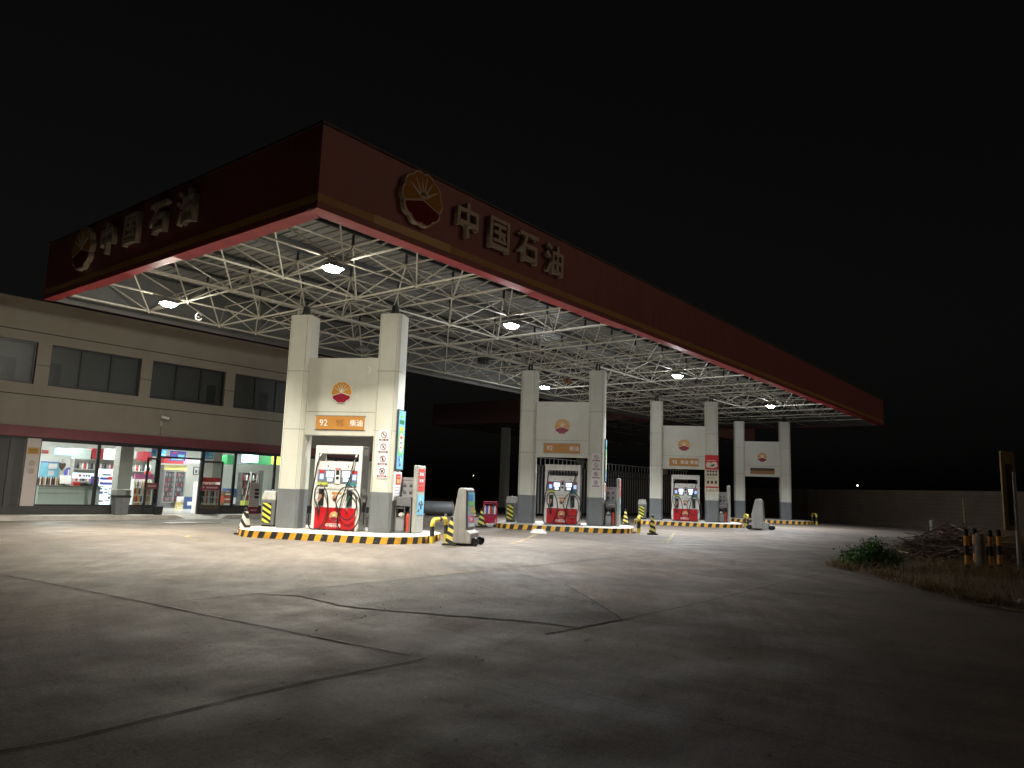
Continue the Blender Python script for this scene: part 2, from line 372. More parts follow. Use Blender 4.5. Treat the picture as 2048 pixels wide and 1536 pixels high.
def ribbon(mb, pts, w, z, jitter=.25, m=0, step=.12):
    P = [Vector((p[0], p[1], z)) for p in pts]; Q = []
    for i in range(len(P) - 1):
        n = max(1, int((P[i + 1] - P[i]).length / step))
        for j in range(n): Q.append(P[i].lerp(P[i + 1], j / n))
    Q.append(P[-1])
    vs = []
    for i, p in enumerate(Q):
        t = (Q[min(i + 1, len(Q) - 1)] - Q[max(i - 1, 0)]).normalized(); nrm = Vector((-t.y, t.x, 0))
        off = nrm * rnd.uniform(-1, 1) * w * jitter; ww = w * rnd.uniform(.55, 1.3) / 2
        vs += [p + off - nrm * ww, p + off + nrm * ww]
    mb.add(vs, [(2 * i, 2 * i + 2, 2 * i + 3, 2 * i + 1) for i in range(len(Q) - 1)], m)

def gp(L): return [ground(*q) for q in L]
# darker repaired patch
pts = gp([(515, 1189), (640, 1177), (780, 1163), (900, 1151), (1010, 1140), (1130, 1169), (1180, 1198), (1245, 1240), (1155, 1257), (1100, 1248), (1024, 1241), (900, 1232), (730, 1218), (680, 1212), (600, 1193)])
pm = MB(); pm.add([(p.x, p.y, .004) for p in pts], [tuple(range(len(pts)))]); struct(pm.build("ground_patch", "patch_concrete"))
ck = MB()
for L, w in (([(0, 1149), (150, 1178), (305, 1209), (410, 1231)], .035), ([(440, 1237), (560, 1260), (700, 1290)], .03),
             ([(305, 1209), (515, 1188), (640, 1176), (780, 1162), (900, 1150), (1024, 1137), (1200, 1118), (1370, 1105)], .035),
             ([(515, 1188), (600, 1193), (680, 1212), (730, 1218), (900, 1232), (1024, 1241), (1100, 1248), (1155, 1257)], .05),
             ([(1090, 1270), (1155, 1257), (1245, 1240)], .045), ([(1245, 1240), (1390, 1209), (1570, 1165), (1650, 1147)], .022),
             ([(1130, 1169), (1180, 1198), (1245, 1240)], .03), ([(1130, 1169), (1240, 1173), (1340, 1174)], .03),
             ([(-60, 1518), (0, 1505), (150, 1477), (400, 1415), (600, 1368), (855, 1318)], .03), ([(1245, 1240), (1300, 1246), (1410, 1262)], .018),
             ([(1370, 1105), (1500, 1111), (1640, 1120)], .05), ([(1300, 1140), (1430, 1154), (1570, 1165)], .03),
             ([(1030, 1350), (1160, 1385), (1300, 1425), (1450, 1450), (1600, 1480), (1800, 1530)], .009)):
    ribbon(ck, gp(L), w * .75, .008, .5)
struct(ck.build("ground_cracks", "crack"))
ck = MB()
for L in ([(410, 1231), (440, 1237)], [(620, 1273), (700, 1290), (815, 1312)], [(330, 1214), (405, 1230)]):
    ribbon(ck, [(p.x + .03, p.y + .02, 0) for p in gp(L)], .03, .0085, .4)
struct(ck.build("ground_crack_edge", "crack_light"))
# yellow lane paint round the islands
yl = MB()
for L in ([(483, 1083), (440, 1083), (400, 1081), (378, 1077), (375, 1073), (392, 1069), (430, 1066)], [(1020, 1088), (1040, 1083), (1063, 1073), (1082, 1064)], [(1335, 1086), (1342, 1075), (1348, 1066)], [(1340, 1081), (1322, 1083)]):
    ribbon(yl, catmull([(p.x, p.y, 0) for p in gp(L)], 6), .10, .006, .15)
struct(yl.build("lane_marking", "road_yellow"))
# loose grit on the patch and yard
gr = MB()
for i in range(520):
    if i < 330: x, y = rnd.uniform(640, 1230), rnd.uniform(1165, 1245)
    elif i < 430: x, y = rnd.uniform(950, 1180), rnd.uniform(1240, 1330)
    else: x, y = rnd.uniform(200, 1700), rnd.uniform(1100, 1420)
    p = ground(x, y); s = rnd.uniform(.004, .012) * (1.8 if rnd.random() < .07 else 1)
    vs = [(p.x + s * rnd.uniform(.6, 1.3) * a, p.y + s * rnd.uniform(.6, 1.3) * b, .004 + s * rnd.uniform(.5, 1.2) * c) for a, b, c in ((1, 0, .4), (0, 1, .3), (-1, 0, .5), (0, -1, .4), (0, 0, 1.2))]
    gr.add(vs + [(p.x, p.y, 0)], [(0, 1, 4), (1, 2, 4), (2, 3, 4), (3, 0, 4)], 0 if rnd.random() < .75 else 1)
tag(gr.build("gravel", ["step_stone", "crack"]), "loose grit scattered over the cracked dark patch of yard", "gravel", kind="stuff")

# =============================================================================== CANOPY
CX0, CY0, CX1, CY1, ZB, ZT = 8.36, 11.70, 56.4, 25.35, 6.88, 8.63
canopy = thing("fuel_canopy", "long red canopy on a white steel space frame over the pump islands", "canopy", (CX0, CY0, 0))
def cl(x, y, z): return (x - CX0, y - CY0, z)
def cbox(mb, x0, y0, z0, x1, y1, z1, m=0): mb.box(x0 - CX0, y0 - CY0, z0, x1 - CX0, y1 - CY0, z1, m)
TH = .06
for nm, bx in (("front", (CX0, CY0, CX1, CY0 + TH)), ("rear", (CX0, CY1 - TH, CX1, CY1)), ("left", (CX0, CY0 + TH, CX0 + TH, CY1 - TH)), ("right", (CX1 - TH, CY0 + TH, CX1, CY1 - TH))):
    m = MB(); cbox(m, bx[0], bx[1], ZB + .01, bx[2], bx[3], ZT)
    o = m.build("fascia", ["fascia_red", "fascia_back"], canopy)
    c = Vector(((CX1 - CX0) / 2, (CY1 - CY0) / 2, 0))
    for p in o.data.polygons:
        d = p.center - c; n = p.normal
        if n.x * d.x + n.y * d.y < -.5 and abs(n.z) < .1: p.material_index = 1
m = MB()                                                             # soffit trim, in bent lengths
def trim(m, a, b, inward, w=.32):
    L = (b - a).length; n = int(L / 2.4); t = (b - a) / L
    for i in range(n):
        p, q = a + t * (L * i / n + .008), a + t * (L * (i + 1) / n - .008)
        z0, z1 = ZB - .012 * rnd.random() - .004, ZB - .012 * rnd.random() - .004; dz = rnd.uniform(-.05, .03)
        vs = [p, q, q + inward * w, p + inward * w]
        zz = [z0, z1, z1 + dz, z0 + dz + rnd.uniform(-.012, .012)]
        vb = [cl(v.x, v.y, z) for v, z in zip(vs, zz)]; vt = [(v[0], v[1], v[2] + .02) for v in vb]
        m.hexa(vb, vt)
V = Vector
trim(m, V((CX0, CY0, 0)), V((CX1, CY0, 0)), V((0, 1, 0))); trim(m, V((CX0, CY0 + .32, 0)), V((CX0, CY1, 0)), V((1, 0, 0)))
trim(m, V((CX1, CY0 + .32, 0)), V((CX1, CY1, 0)), V((-1, 0, 0)))
m.build("soffit_trim", "soffit_red", canopy)
m = MB(); cbox(m, CX0 - .006, CY0 - .006, ZB + .14, 9.80, CY0, ZB + .30); cbox(m, 12.15, CY0 - .006, ZB + .14, CX1, CY0, ZB + .30); cbox(m, CX0 - .006, CY0, ZB + .14, CX0, CY1, ZB + .30)
cbox(m, 9.80, CY0 - .008, ZB + .13, 12.15, CY0, ZB + .32, 1)
m.build("fascia_stripe", ["fascia_band", "fascia_band_new"], canopy)
m = MB(); cbox(m, CX0 - .03, CY0 - .03, ZT, CX1 + .03, CY0 + .12, ZT + .05); cbox(m, CX0 - .03, CY1 - .12, ZT, CX1 + .03, CY1 + .03, ZT + .05)
cbox(m, CX0 - .03, CY0 + .12, ZT, CX0 + .12, CY1 - .12, ZT + .05); cbox(m, CX1 - .12, CY0 + .12, ZT, CX1 + .03, CY1 - .12, ZT + .05)
m.build("coping", "purlin_dark", canopy)
# corrugated deck
m = MB(); x = CX0 + .07; vs = []; ZD = 8.38
prof = [(0, 0), (.262, 0), (.268, .09), (.329, .09)]
while x < CX1 - .1:
    for dx, dz in prof:
        if x + dx < CX1 - .07: vs.append((x + dx, ZD + dz))
    x += .335
n = len(vs); V3 = [cl(a, CY0 + .07, z) for a, z in vs] + [cl(a, CY1 - .07, z + .0) for a, z in vs]
m.add(V3, [(i, i + 1, n + i + 1, n + i) for i in range(n - 1)])
od = m.build("roof_deck", "deck_grey", canopy); sm = od.modifiers.new("thick", 'SOLIDIFY'); sm.thickness = .012; sm.offset = 1
# grid of the space frame
XL = [11.1, 13.6, 15.05, 17.6, 20.12, 22.68]
for k in range(1, 4): XL += [25.24 + 11.64 * (k - 1), 26.69 + 11.64 * (k - 1), 29.24 + 11.64 * (k - 1), 31.76 + 11.64 * (k - 1), 34.32 + 11.64 * (k - 1)]
XL = [x for x in XL if x < CX1 - 1.5]
YL = [14.3, 16.8, 19.28, 21.76, 24.25]
ZL, ZU = 6.95, 7.93
XU = [XL[0] - 1.25] + [(a + b) / 2 for a, b in zip(XL, XL[1:])] + [XL[-1] + 1.25]
YU = [13.05] + [(a + b) / 2 for a, b in zip(YL, YL[1:])]
m = MB()
def bar(a, b, r): m.tube([cl(*a), cl(*b)], r, 6, caps=False)
def node(p, r):
    c = Vector(cl(*p)); m.add([c + Vector(d) * r for d in ((1, 0, 0), (0, 1, 0), (-1, 0, 0), (0, -1, 0), (0, 0, 1), (0, 0, -1))], [(0, 1, 4), (1, 2, 4), (2, 3, 4), (3, 0, 4), (1, 0, 5), (2, 1, 5), (3, 2, 5), (0, 3, 5)])
xs = [CX0 + .33] + XL + [CX1 - .33]; ys = [CY0 + .33] + YL
for y in YL:
    for a, b in zip(xs, xs[1:]): bar((a, y, ZL), (b, y, ZL), .029)
for x in XL:
    for a, b in zip(ys, ys[1:]): bar((x, a, ZL), (x, b, ZL), .029)
xs = [CX0 + .1] + XU + [CX1 - .1]; ys = [CY0 + .1] + YU + [CY1 - .1]
for y in YU:
    for a, b in zip(xs, xs[1:]): bar((a, y, ZU), (b, y, ZU), .024)
for x in XU:
    for a, b in zip(ys, ys[1:]): bar((x, a, ZU), (x, b, ZU), .024)
for i, x in enumerate(XL):
    for j, y in enumerate(YL):
        node((x, y, ZL), .085)
        for dx in (0, 1):
            for dy in (0, 1):
                if j + dy < len(YU): bar((x, y, ZL), (XU[i + dx], YU[j + dy], ZU), .022)
                else: bar((x, y, ZL), (XU[i + dx], CY1 - .1, ZU), .022)
for x in XU:
    for y in YU: node((x, y, ZU), .075)
m.build("space_frame", "truss_white", canopy)
m = MB()
for y in YU + [24.9, 12.2]:
    cbox(m, CX0 + .08, y - .035, 8.28, CX1 - .08, y + .035, 8.372)
for x in XU:
    for y in YU: m.tube([cl(x, y, ZU), cl(x, y, 8.25)], .04, 6)
m.build("purlins", "purlin_dark", canopy)
m = MB(); cbox(m, CX0 + .1, 17.62, 8.23, CX1 - .1, 17.90, 8.36); cbox(m, CX0 + .1, 17.99, 8.23, CX1 - .1, 18.27, 8.36)
m.build("gutter", "gutter_dark", canopy)

def flower(R_, n=10, amp=.055, k=12):
    return [(R_ * (1 - amp + amp * abs(math.cos(n * w / 2 + math.pi / 2)) ** .8 * 1.6) * math.sin(w), R_ * (1 - amp + amp * abs(math.cos(n * w / 2 + math.pi / 2)) ** .8 * 1.6) * math.cos(w)) for w in [2 * math.pi * i / (n * k) for i in range(n * k)]]
def emblem(parent, loc, Rr, depth, rz=0, name="emblem", mo="logo_orange", mr="logo_red", mw="logo_white"):
    """scalloped flower: white rim, orange upper petals with white rays, dark red mountain; faces -y"""
    root = MB(); F = lambda a, b, d: (a, -d, b)
    out = flower(Rr); root.prism(out, F, 0, depth)
    bw_ = 1.9 if Rr > .5 else 1
    o = root.build(name, mw, parent, loc, rz)
    inn = flower(Rr * (.925 if Rr > .5 else .93))
    def clip(poly, f):                                              # keep f(p) >= 0
        res = []
        for i in range(len(poly)):
            a, b = poly[i], poly[(i + 1) % len(poly)]; fa, fb = f(a), f(b)
            if fa >= 0: res.append(a)
            if (fa >= 0) != (fb >= 0): t = fa / (fa - fb); res.append((a[0] + t * (b[0] - a[0]), a[1] + t * (b[1] - a[1])))
        return res
    hy = -.02 * Rr; sl = .42
    top = MB()
    for sgn in (1, -1):
        half = clip(inn, lambda p: sgn * p[0]); half = clip(half, lambda p: p[1] - hy - .03 * Rr + sl * abs(p[0]) * .75)
        top.prism(half, F, depth, depth + .012 * max(1, Rr))
    top.build("petals", mo, o)
    bot = MB()
    for sgn in (1, -1):
        half = clip(inn, lambda p: sgn * p[0]); half = clip(half, lambda p: hy - .06 * Rr - sl * abs(p[0]) * .75 - p[1])
        bot.prism(half, F, depth, depth + .012 * max(1, Rr))
    bot.build("mountain", mr, o)
    ray = MB(); zc = hy + .02 * Rr
    for i, w in enumerate([-58, -32, -9, 9, 32, 58]):
        a = R(w); d = (math.sin(a), math.cos(a)); p = (-d[1], d[0])
        q = [(d[0] * .08 * Rr + p[0] * .035 * Rr * bw_, zc + d[1] * .08 * Rr + p[1] * .035 * Rr * bw_), (d[0] * .8 * Rr + p[0] * .011 * Rr * bw_, zc + d[1] * .8 * Rr + p[1] * .011 * Rr * bw_),
             (d[0] * .8 * Rr - p[0] * .011 * Rr * bw_, zc + d[1] * .8 * Rr - p[1] * .011 * Rr * bw_), (d[0] * .08 * Rr - p[0] * .035 * Rr * bw_, zc + d[1] * .08 * Rr - p[1] * .035 * Rr * bw_)]
        ray.prism(q, F, depth, depth + .02 * max(1, Rr))
    ray.prism([(.17 * Rr * math.cos(w), zc + .12 * Rr * max(0, math.sin(w))) for w in [math.pi * i / 10 for i in range(11)]], F, depth, depth + .021 * max(1, Rr))
    ray.build("rays", mw, o)
    return o
emblem(canopy, cl(11.05, CY0, 7.94), .62, .14, mo="fascia_logo_orange", mr="fascia_logo_red", mw="sign_rim")
for ch, x in zip("中国石油", (12.58, 13.79, 15.0, 16.2)):
    text_obj("sign_letter", ch, .90, .13, "sign_white", canopy, cl(x, CY0 - .08, 7.92), bold=.014)
emblem(canopy, cl(CX0, 22.5, 7.96), .62, .14, R(-90), mo="fascia_logo_orange", mr="fascia_logo_red", mw="sign_rim")
for ch, y in zip("中国石油", (20.9, 19.5, 18.05, 16.7)):
    text_obj("sign_letter", ch, .90, .13, "sign_white", canopy, cl(CX0 - .08, y, 7.95), (R(90), 0, R(-90)), bold=.018)

# canopy floodlights
LAMPS = [(10.45, 21.6, 'w', "yellowish floodlight under the canopy's rear left corner"), (10.8, 14.3, 'w', "brightest floodlight just inside the near canopy corner"),
         (17.9, 14.4, 'c', "white floodlight under the canopy edge between first and second portals"), (29.9, 21.75, 'c', "white floodlight seen just above the second portal's panel"),
         (29.4, 14.25, 'c', "white floodlight under the canopy edge above the third portal"), (41.5, 14.4, 'c', "farthest white floodlight, above the fourth portal")]
lampP = {}
for k in 'wc':
    t = thing("flood_light", "x", "floodlight", (0, 0, 6.70), 0, "floodlights under the canopy")
    m = MB(); m.hexa([(-.22, -.16, .02), (.22, -.16, .02), (.22, .16, .02), (-.22, .16, .02)], [(-.14, -.10, .15), (.14, -.10, .15), (.14, .10, .15), (-.14, .10, .15)]); m.build("housing", "lamp_house", t, bevel=.01)
    m = MB(); m.tube([(-.12, 0, .14), (-.12, 0, .25), (.12, 0, .25), (.12, 0, .14)], .012, 6); m.build("bracket", "lamp_house", t)
    m = MB(); m.hexa([(-.13, -.09, -.075), (.13, -.09, -.075), (.13, .09, -.075), (-.13, .09, -.075)], [(-.21, -.15, .018), (.21, -.15, .018), (.21, .15, .018), (-.21, .15, .018)]); m.build("lens", "lamp_glow_warm" if k == 'w' else "lamp_glow_cool", t)
    ld = bpy.data.lights.new("flood_light_beam", 'AREA'); ld.shape = 'RECTANGLE'; ld.size = .24; ld.size_y = .16; ld.energy = 820; ld.spread = R(128); ld.color = (1, .955, .83) if k == 'w' else (.93, .97, 1)
    lo = bpy.data.objects.new("flood_light_beam", ld); COL.objects.link(lo); lo.parent = t; lo.location = (0, 0, -.08)
    lampP[k] = [t, False]
for x, y, k, lab in LAMPS:
    t, used = lampP[k]
    if not used: t.location = (x, y, 6.70); t["label"] = lab; lampP[k][1] = True
    else: dup(t, (x, y, 6.70), 0, lab)

# unlit things hung from the frame
t = thing("saucer_lamp", "unlit saucer lamp hanging under the frame between the first portal's columns", "lamp", (18.1, 21.76, 6.62))
m = MB(); m.lathe([(.30, 0), (.29, .03), (.10, .12), (.05, .2)], n=20); m.build("shade", "steel", t, smooth=True)
m = MB(); m.tube([(0, 0, .19), (0, 0, .33)], .012, 6); m.build("stem", "steel_dark", t)
t = thing("broken_lamp_ring", "broken white lamp ring dangling on a wire beside the rear left floodlight", "lamp", (11.5, 21.76, 6.55))
m = MB(); m.tube(catmull([(.10 * math.cos(R(w)), .02 * math.sin(R(w * 2)), .11 * math.sin(R(w))) for w in range(30, 331, 25)], 3), .022, 7); m.tube([(.02, 0, -.02), (-.06, 0, 0)], .02, 6); m.build("ring", "white_gloss", t, smooth=True)
m = MB(); m.tube([(.03, 0, .11), (.0, .01, .3), (.02, 0, .5)], .006, 5); m.build("wire", "black", t)
m = MB(); m.box(-.14, -.12, -.12, .14, .12, .12); m.box(-.03, -.03, .12, .03, .03, .2); tag(m.build("junction_box", "rust", None, (29.24, 19.9, 6.83), bevel=.01), "rusty brown box on the frame near the second portal", "box")
m = MB(); m.box(-.2, -.14, -.16, .2, .14, .1); m.tube([(0, 0, .1), (0, 0, .24)], .02, 6); m.tube([(-.1, -.15, -.05), (.1, -.15, -.05)], .05, 8); tag(m.build("speaker_box", "black", None, (22.95, 19.9, 6.86), bevel=.01), "dark box speaker hanging in the frame left of the second portal", "speaker")

# =============================================================================== ISLANDS AND PORTALS
PHI = -1.1002
BASE = [(13.054, 19.203), (24.697, 19.227), (36.271, 19.188), (48.092, 19.176)]
ca, sa = math.cos(PHI), math.sin(PHI)
def iw(i, u, v, z=0): bx, by = BASE[i]; return (bx + u * ca - v * sa, by + u * sa + v * ca, z)
ORD = ["first", "second", "third", "fourth"]
HK = .2
# island slab with black and yellow kerb
def island_outline(n=10):
    u0, u1, v0, v1, r = -.82, 4.8, -1.5, 2.2, 1.3; P = []
    for cx, cy, a0 in ((u1 - r, v0 + r, -90), (u1 - r, v1 - r, 0), (u0 + r, v1 - r, 90), (u0 + r, v0 + r, 180)):
        for i in range(n + 1): w = R(a0 + 90 * i / n); P.append(Vector((cx + r * math.cos(w), cy + r * math.sin(w), 0)))
    return P
def make_island():
    t = thing("fuel_island", "x", "island", iw(0, 0, 0), PHI, "striped pump islands")
    P = island_outline(); P.append(P[0]); cum = [0]
    for a, b in zip(P, P[1:]): cum.append(cum[-1] + (b - a).length)
    tot = cum[-1]; ns = 2 * round(tot / .37); w = tot / ns
    def pt(s):
        s %= tot
        for i in range(len(P) - 1):
            if s <= cum[i + 1] + 1e-9: f = (s - cum[i]) / max(1e-9, cum[i + 1] - cum[i]); return P[i].lerp(P[i + 1], f)
        return P[-1]
    def inset(p): c = Vector((1.9, .35, 0)); d = (p - c); return c + d * (1 - .018 / max(.1, d.length)) 
    m = MB(); sub = 4; sl = .055
    for k in range(ns):
        for j in range(sub):
            a, b = w * (k + j / sub), w * (k + (j + 1) / sub)
            a0, b0, a1, b1 = pt(a), pt(b), inset(pt(a + sl)), inset(pt(b + sl))
            m.add([(a0.x, a0.y, 0), (b0.x, b0.y, 0), (b1.x, b1.y, HK - .012), (a1.x, a1.y, HK - .012)], [(0, 1, 2, 3)], k % 2)
    m.build("kerb", ["kerb_yellow", "kerb_black"], t)
    Q = [inset(pt(tot * i / 72)) for i in range(72)]; I = [Vector((1.9, .35, 0)) + (q - Vector((1.9, .35, 0))) * .985 for q in Q]
    m = MB(); n = 72
    m.add([(q.x, q.y, HK - .012) for q in Q] + [(q.x, q.y, HK) for q in I], [(i, (i + 1) % n, n + (i + 1) % n, n + i) for i in range(n)] + [tuple(range(n, 2 * n))])
    m.build("slab", "kerb_top", t)
    return t
isl = make_island(); isl["label"] = "nearest striped concrete island, under the portal marked 92"
for i in (1, 2, 3): dup(isl, iw(i, 0, 0), PHI, ["", "striped island of the second portal, beside the red shopping trolley", "striped island of the third portal, with the red and cream notice", "farthest striped island, without any fuel pump"][i])

def octa(u0, v0, u1, v1, c=.07):
    return [(u0 + c, v0), (u1 - c, v0), (u1, v0 + c), (u1, v1 - c), (u1 - c, v1), (u0 + c, v1), (u0, v1 - c), (u0, v0 + c)]
HC = 6.62
def make_portal():
    t = thing("portal_frame", "x", "portal", iw(0, 0, 0), PHI, "clad portals over the pump islands")
    Z = lambda a, b, d: (a, b, d)
    for u0 in (0, 2.908):
        c = MB(); u1 = u0 + .683; c.prism(octa(u0, 0, u1, .698), Z, HK + 1.145, HC); 
        o = c.build("column", ["clad", "clad_seam", "clad_grey"], t)
        s = MB(); s.prism(octa(u0 - .004, -.004, u1 + .004, .702), Z, HK, HK + 1.145); s.build("painted_base", "clad_grey", o)
        s = MB()
        for z in (3.12, 4.88): s.prism(octa(u0 - .0015, -.0015, u1 + .0015, .6995), Z, z - .006, z + .006)
        for uu in (u0 + .07, u1 - .1): s.box(uu - .004, -.0018, HK + 1.15, uu + .004, .002, HC - .01)
        s.build("seam", "clad_seam", o)
        s = MB()
        for a, b in ((.2, .2), (.48, .2), (.48, .5), (.2, .5)): s.tube([(u0 + .34 + (a - .34) * .55, .35 + (b - .35) * .55, HC), (u0 + .34 + (a - .34) * .3, .35 + (b - .35) * .3, 6.95)], .035, 6)
        s.box(u0 + .16, .17, HC, u0 + .52, .53, HC + .02); s.build("bearing", "purlin_dark", o)
    m = MB(); m.box(.683, .15, 2.97, 2.908, .55, 5.30); o = m.build("cross_panel", "clad", t)
    s = MB(); s.box(.684, .1475, 3.66, 2.907, .15, 3.672); s.build("seam", "clad_seam", o)
    emblem(t, (1.80, .15, 4.25), .33, .05)
    return t
por = make_portal(); por["label"] = "nearest cream portal, ghost of a number 3 on its panel"
s = MB()
text_obj("number", "3", .28, .012, "white", por, (2.62, .147, 4.93))
lab = ["", "second cream portal, between the red trolley and the ribbed metal screen", "third cream portal, a red and cream notice on its column", "farthest cream portal, with no pump and a blank sign"]
for i in (1, 2, 3):
    d = dup(por, iw(i, 0, 0), PHI, lab[i])
    for c in list(d.children):
        if c.name.startswith("number"): bpy.data.objects.remove(c)

# orange grade signs
def grade_sign(i, items, label, mcol="orange"):
    t = thing("grade_sign", label, "sign", iw(i, 1.80, .15, 3.335), PHI, "orange grade signs on the portals")
    m = MB(); m.box(-.77, -.035, -.2, .77, 0, .2, 0); m.build("board", mcol, t, bevel=.006)
    m = MB(); m.box(-.80, -.02, .2, .80, 0, .222); m.box(-.80, -.02, -.222, .80, 0, -.2); m.build("frame", "steel", t)
    for s, x, sz, mt in items: text_obj("lettering", s, sz, .008, mt, t, (x, -.038, 0), bold=.003)
    return t
mat("ghost", (.30, .13, .035), .5, var=.1)
grade_sign(0, [("92", -.52, .27, "white"), ("95", .0, .27, "ghost"), ("柴油", .52, .21, "white")], "orange sign reading 92, a faded 95 and 柴油 on nearest portal")
grade_sign(1, [("92", -.50, .26, "white"), ("柴油", .52, .21, "white")], "orange sign with 92 and 柴油 far apart on second portal")
grade_sign(2, [("92", -.48, .26, "white"), ("柴油", .02, .21, "white"), ("柴油", .53, .21, "white")], "orange sign reading 92 柴油 柴油 on third portal")
t = thing("grade_sign", "blank brown and orange sign on the farthest portal", "sign", iw(3, 1.80, .15, 3.335), PHI, "orange grade signs on the portals")
mat("brown", (.06, .025, .008), .5, var=.1)
m = MB(); m.box(-.77, -.035, -.2, .77, 0, .02, 0); m.build("board", "ghost", t); m = MB(); m.box(-.77, -.03, .02, .77, 0, .2, 0); m.build("board", "brown", t)

# prohibition signs: board of four tiles
def bars(mb, x0, x1, z, hgt, y, n, m=0):
    w = (x1 - x0) / n
    for k in range(n):
        if rnd.random() < .92: mb.box(x0 + w * k, y - .001, z - hgt / 2, x0 + w * (k + .72), y, z + hgt / 2 * rnd.uniform(.7, 1), m)
def make_prohib():
    t = thing("prohibition_sign", "x", "sign", iw(0, 3.265, -.004, 1.73), PHI, "prohibition sign boards")
    m = MB(); m.box(-.18, -.012, 0, .18, .0, 1.42); m.build("board", "paper", t, bevel=.003)
    for k in range(4):
        z = .02 + .35 * k
        p = MB(); p.box(-.16, -.016, z, .16, -.012, z + .33); o = p.build("tile", "paper", t, bevel=.004)
        r = MB(); r.tube([(.085 * math.cos(R(w)), -.019, z + .20 + .085 * math.sin(R(w))) for w in range(0, 361, 15)], .009, 5)
        r.tube([(-.06, -.019, z + .26), (.06, -.019, z + .14)], .008, 5); r.build("ring_mark", "maroon", o)
        q = MB()
        if k == 0: q.tube([(-.03, -.018, z + .17), (.02, -.018, z + .21), (.03, -.018, z + .24)], .016, 6); q.tube([(.0, -.018, z + .2), (-.02, -.018, z + .15)], .010, 5)
        elif k == 1: q.box(-.022, -.019, z + .15, .018, -.017, z + .24); q.box(-.01, -.019, z + .24, .006, -.017, z + .27)
        elif k == 2: q.tube([(-.03, -.018, z + .235), (.03, -.018, z + .165)], .010, 5); q.tube([(-.03, -.018, z + .165), (.03, -.018, z + .235)], .007, 5)
        else: q.tube([(-.04, -.018, z + .22), (.04, -.018, z + .18)], .009, 5); q.tube([(-.02, -.018, z + .19), (-.01, -.018, z + .25)], .006, 5)
        q.build("symbol", "black", o)
        c = MB(); c.box(-.145, -.018, z + .025, .145, -.0155, z + .075); o2 = c.build("caption", "maroon", o)
        b = MB(); bars(b, -.09, .10, z + .05, .026, -.018, 4); b.build("caption_strokes", "paper", o)
    return t
ps = make_prohib(); ps["label"] = "white board of four no smoking signs on the nearest portal's right column"
dup(ps, iw(1, 3.265, -.004, 1.73), PHI, "white board of four no smoking signs on the second portal's right column")

# posters on the right faces (facing +u)
def side_poster(i, z0, z1, v0, v1, label):
    t = thing("poster_frame", label, "poster", iw(i, 3.593, 0, 0), PHI, "posters on the columns' side faces")
    m = MB(); m.box(0, v0, z0, .05, v1, z1); m.build("frame", "steel_dark", t, bevel=.005)
    H = z1 - z0; x = .05
    m = MB(); m.box(x, v0 + .03, z0 + .03, x + .003, v1 - .03, z1 - .03, 0); m.build("print", "poster_cyan", t)
    m = MB()
    m.prism([((v0 + v1) / 2 + .27 * math.cos(R(w)), z0 + H * .45 + .42 * math.sin(R(w))) for w in range(0, 360, 20)], lambda a, b, d: (d, a, b), x + .003, x + .005, 0)
    m.prism([((v0 + v1) / 2 + .19 * math.cos(R(w)), z0 + H * .45 + .30 * math.sin(R(w))) for w in range(0, 360, 20)], lambda a, b, d: (d, a, b), x + .005, x + .007, 1)
    m.box(x + .003, v0 + .1, z1 - .42, x + .006, v1 - .1, z1 - .30, 2); m.box(x + .003, v0 + .15, z1 - .25, x + .006, v1 - .2, z1 - .16, 0); m.box(x + .003, v0 + .1, z1 - .62, x + .006, v1 - .14, z1 - .5, 3)
    m.box(x + .007, v0 + .2, z0 + H * .52, x + .009, v1 - .2, z0 + H * .56, 4); m.box(x + .007, v0 + .22, z0 + H * .43, x + .009, v1 - .24, z0 + H * .47, 5); m.box(x + .007, v0 + .2, z0 + H * .36, x + .009, v1 - .22, z0 + H * .385, 4)
    for k in range(9):
        a, b = rnd.uniform(v0 + .06, v1 - .16), rnd.uniform(z0 + .06, z0 + .40); m.box(x + .003, a, b, x + .0055, a + rnd.uniform(.04, .12), b + rnd.uniform(.05, .16), rnd.choice([1, 4, 5, 6, 6]))
    m.build("artwork", ["poster_green", "paper", "shop_green", "lime", "notice_red", "violet", "poster_blue"], t)
    return t
side_poster(0, 2.0, 3.77, .10, .69, "tall blue and green poster on the nearest portal's right side")
side_poster(1, 2.0, 3.77, .10, .69, "tall blue poster seen edge on at the second portal's right side")
for i, lab in ((0, "white notice with red panel below the nearest portal's poster"), (1, "narrow notice below the second portal's side poster")):
    t = thing("notice_board", lab, "notice", iw(i, 3.593, 0, 0), PHI)
    m = MB(); m.box(0, .08, 1.12, .03, .68, 1.95); m.build("board", "paper", t, bevel=.004)
    m = MB(); m.box(.03, .2, 1.58, .033, .6, 1.88, 0); m.box(.033, .27, 1.62, .035, .53, 1.74, 1); m.box(.033, .3, 1.78, .035, .5, 1.82, 1)
    for k in range(4): m.box(.03, .16, 1.48 - .08 * k, .032, .16 + rnd.uniform(.25, .42), 1.5 - .08 * k, 2)
    m.build("print", ["notice_red", "poster_yellow", "plastic_grey"], t)
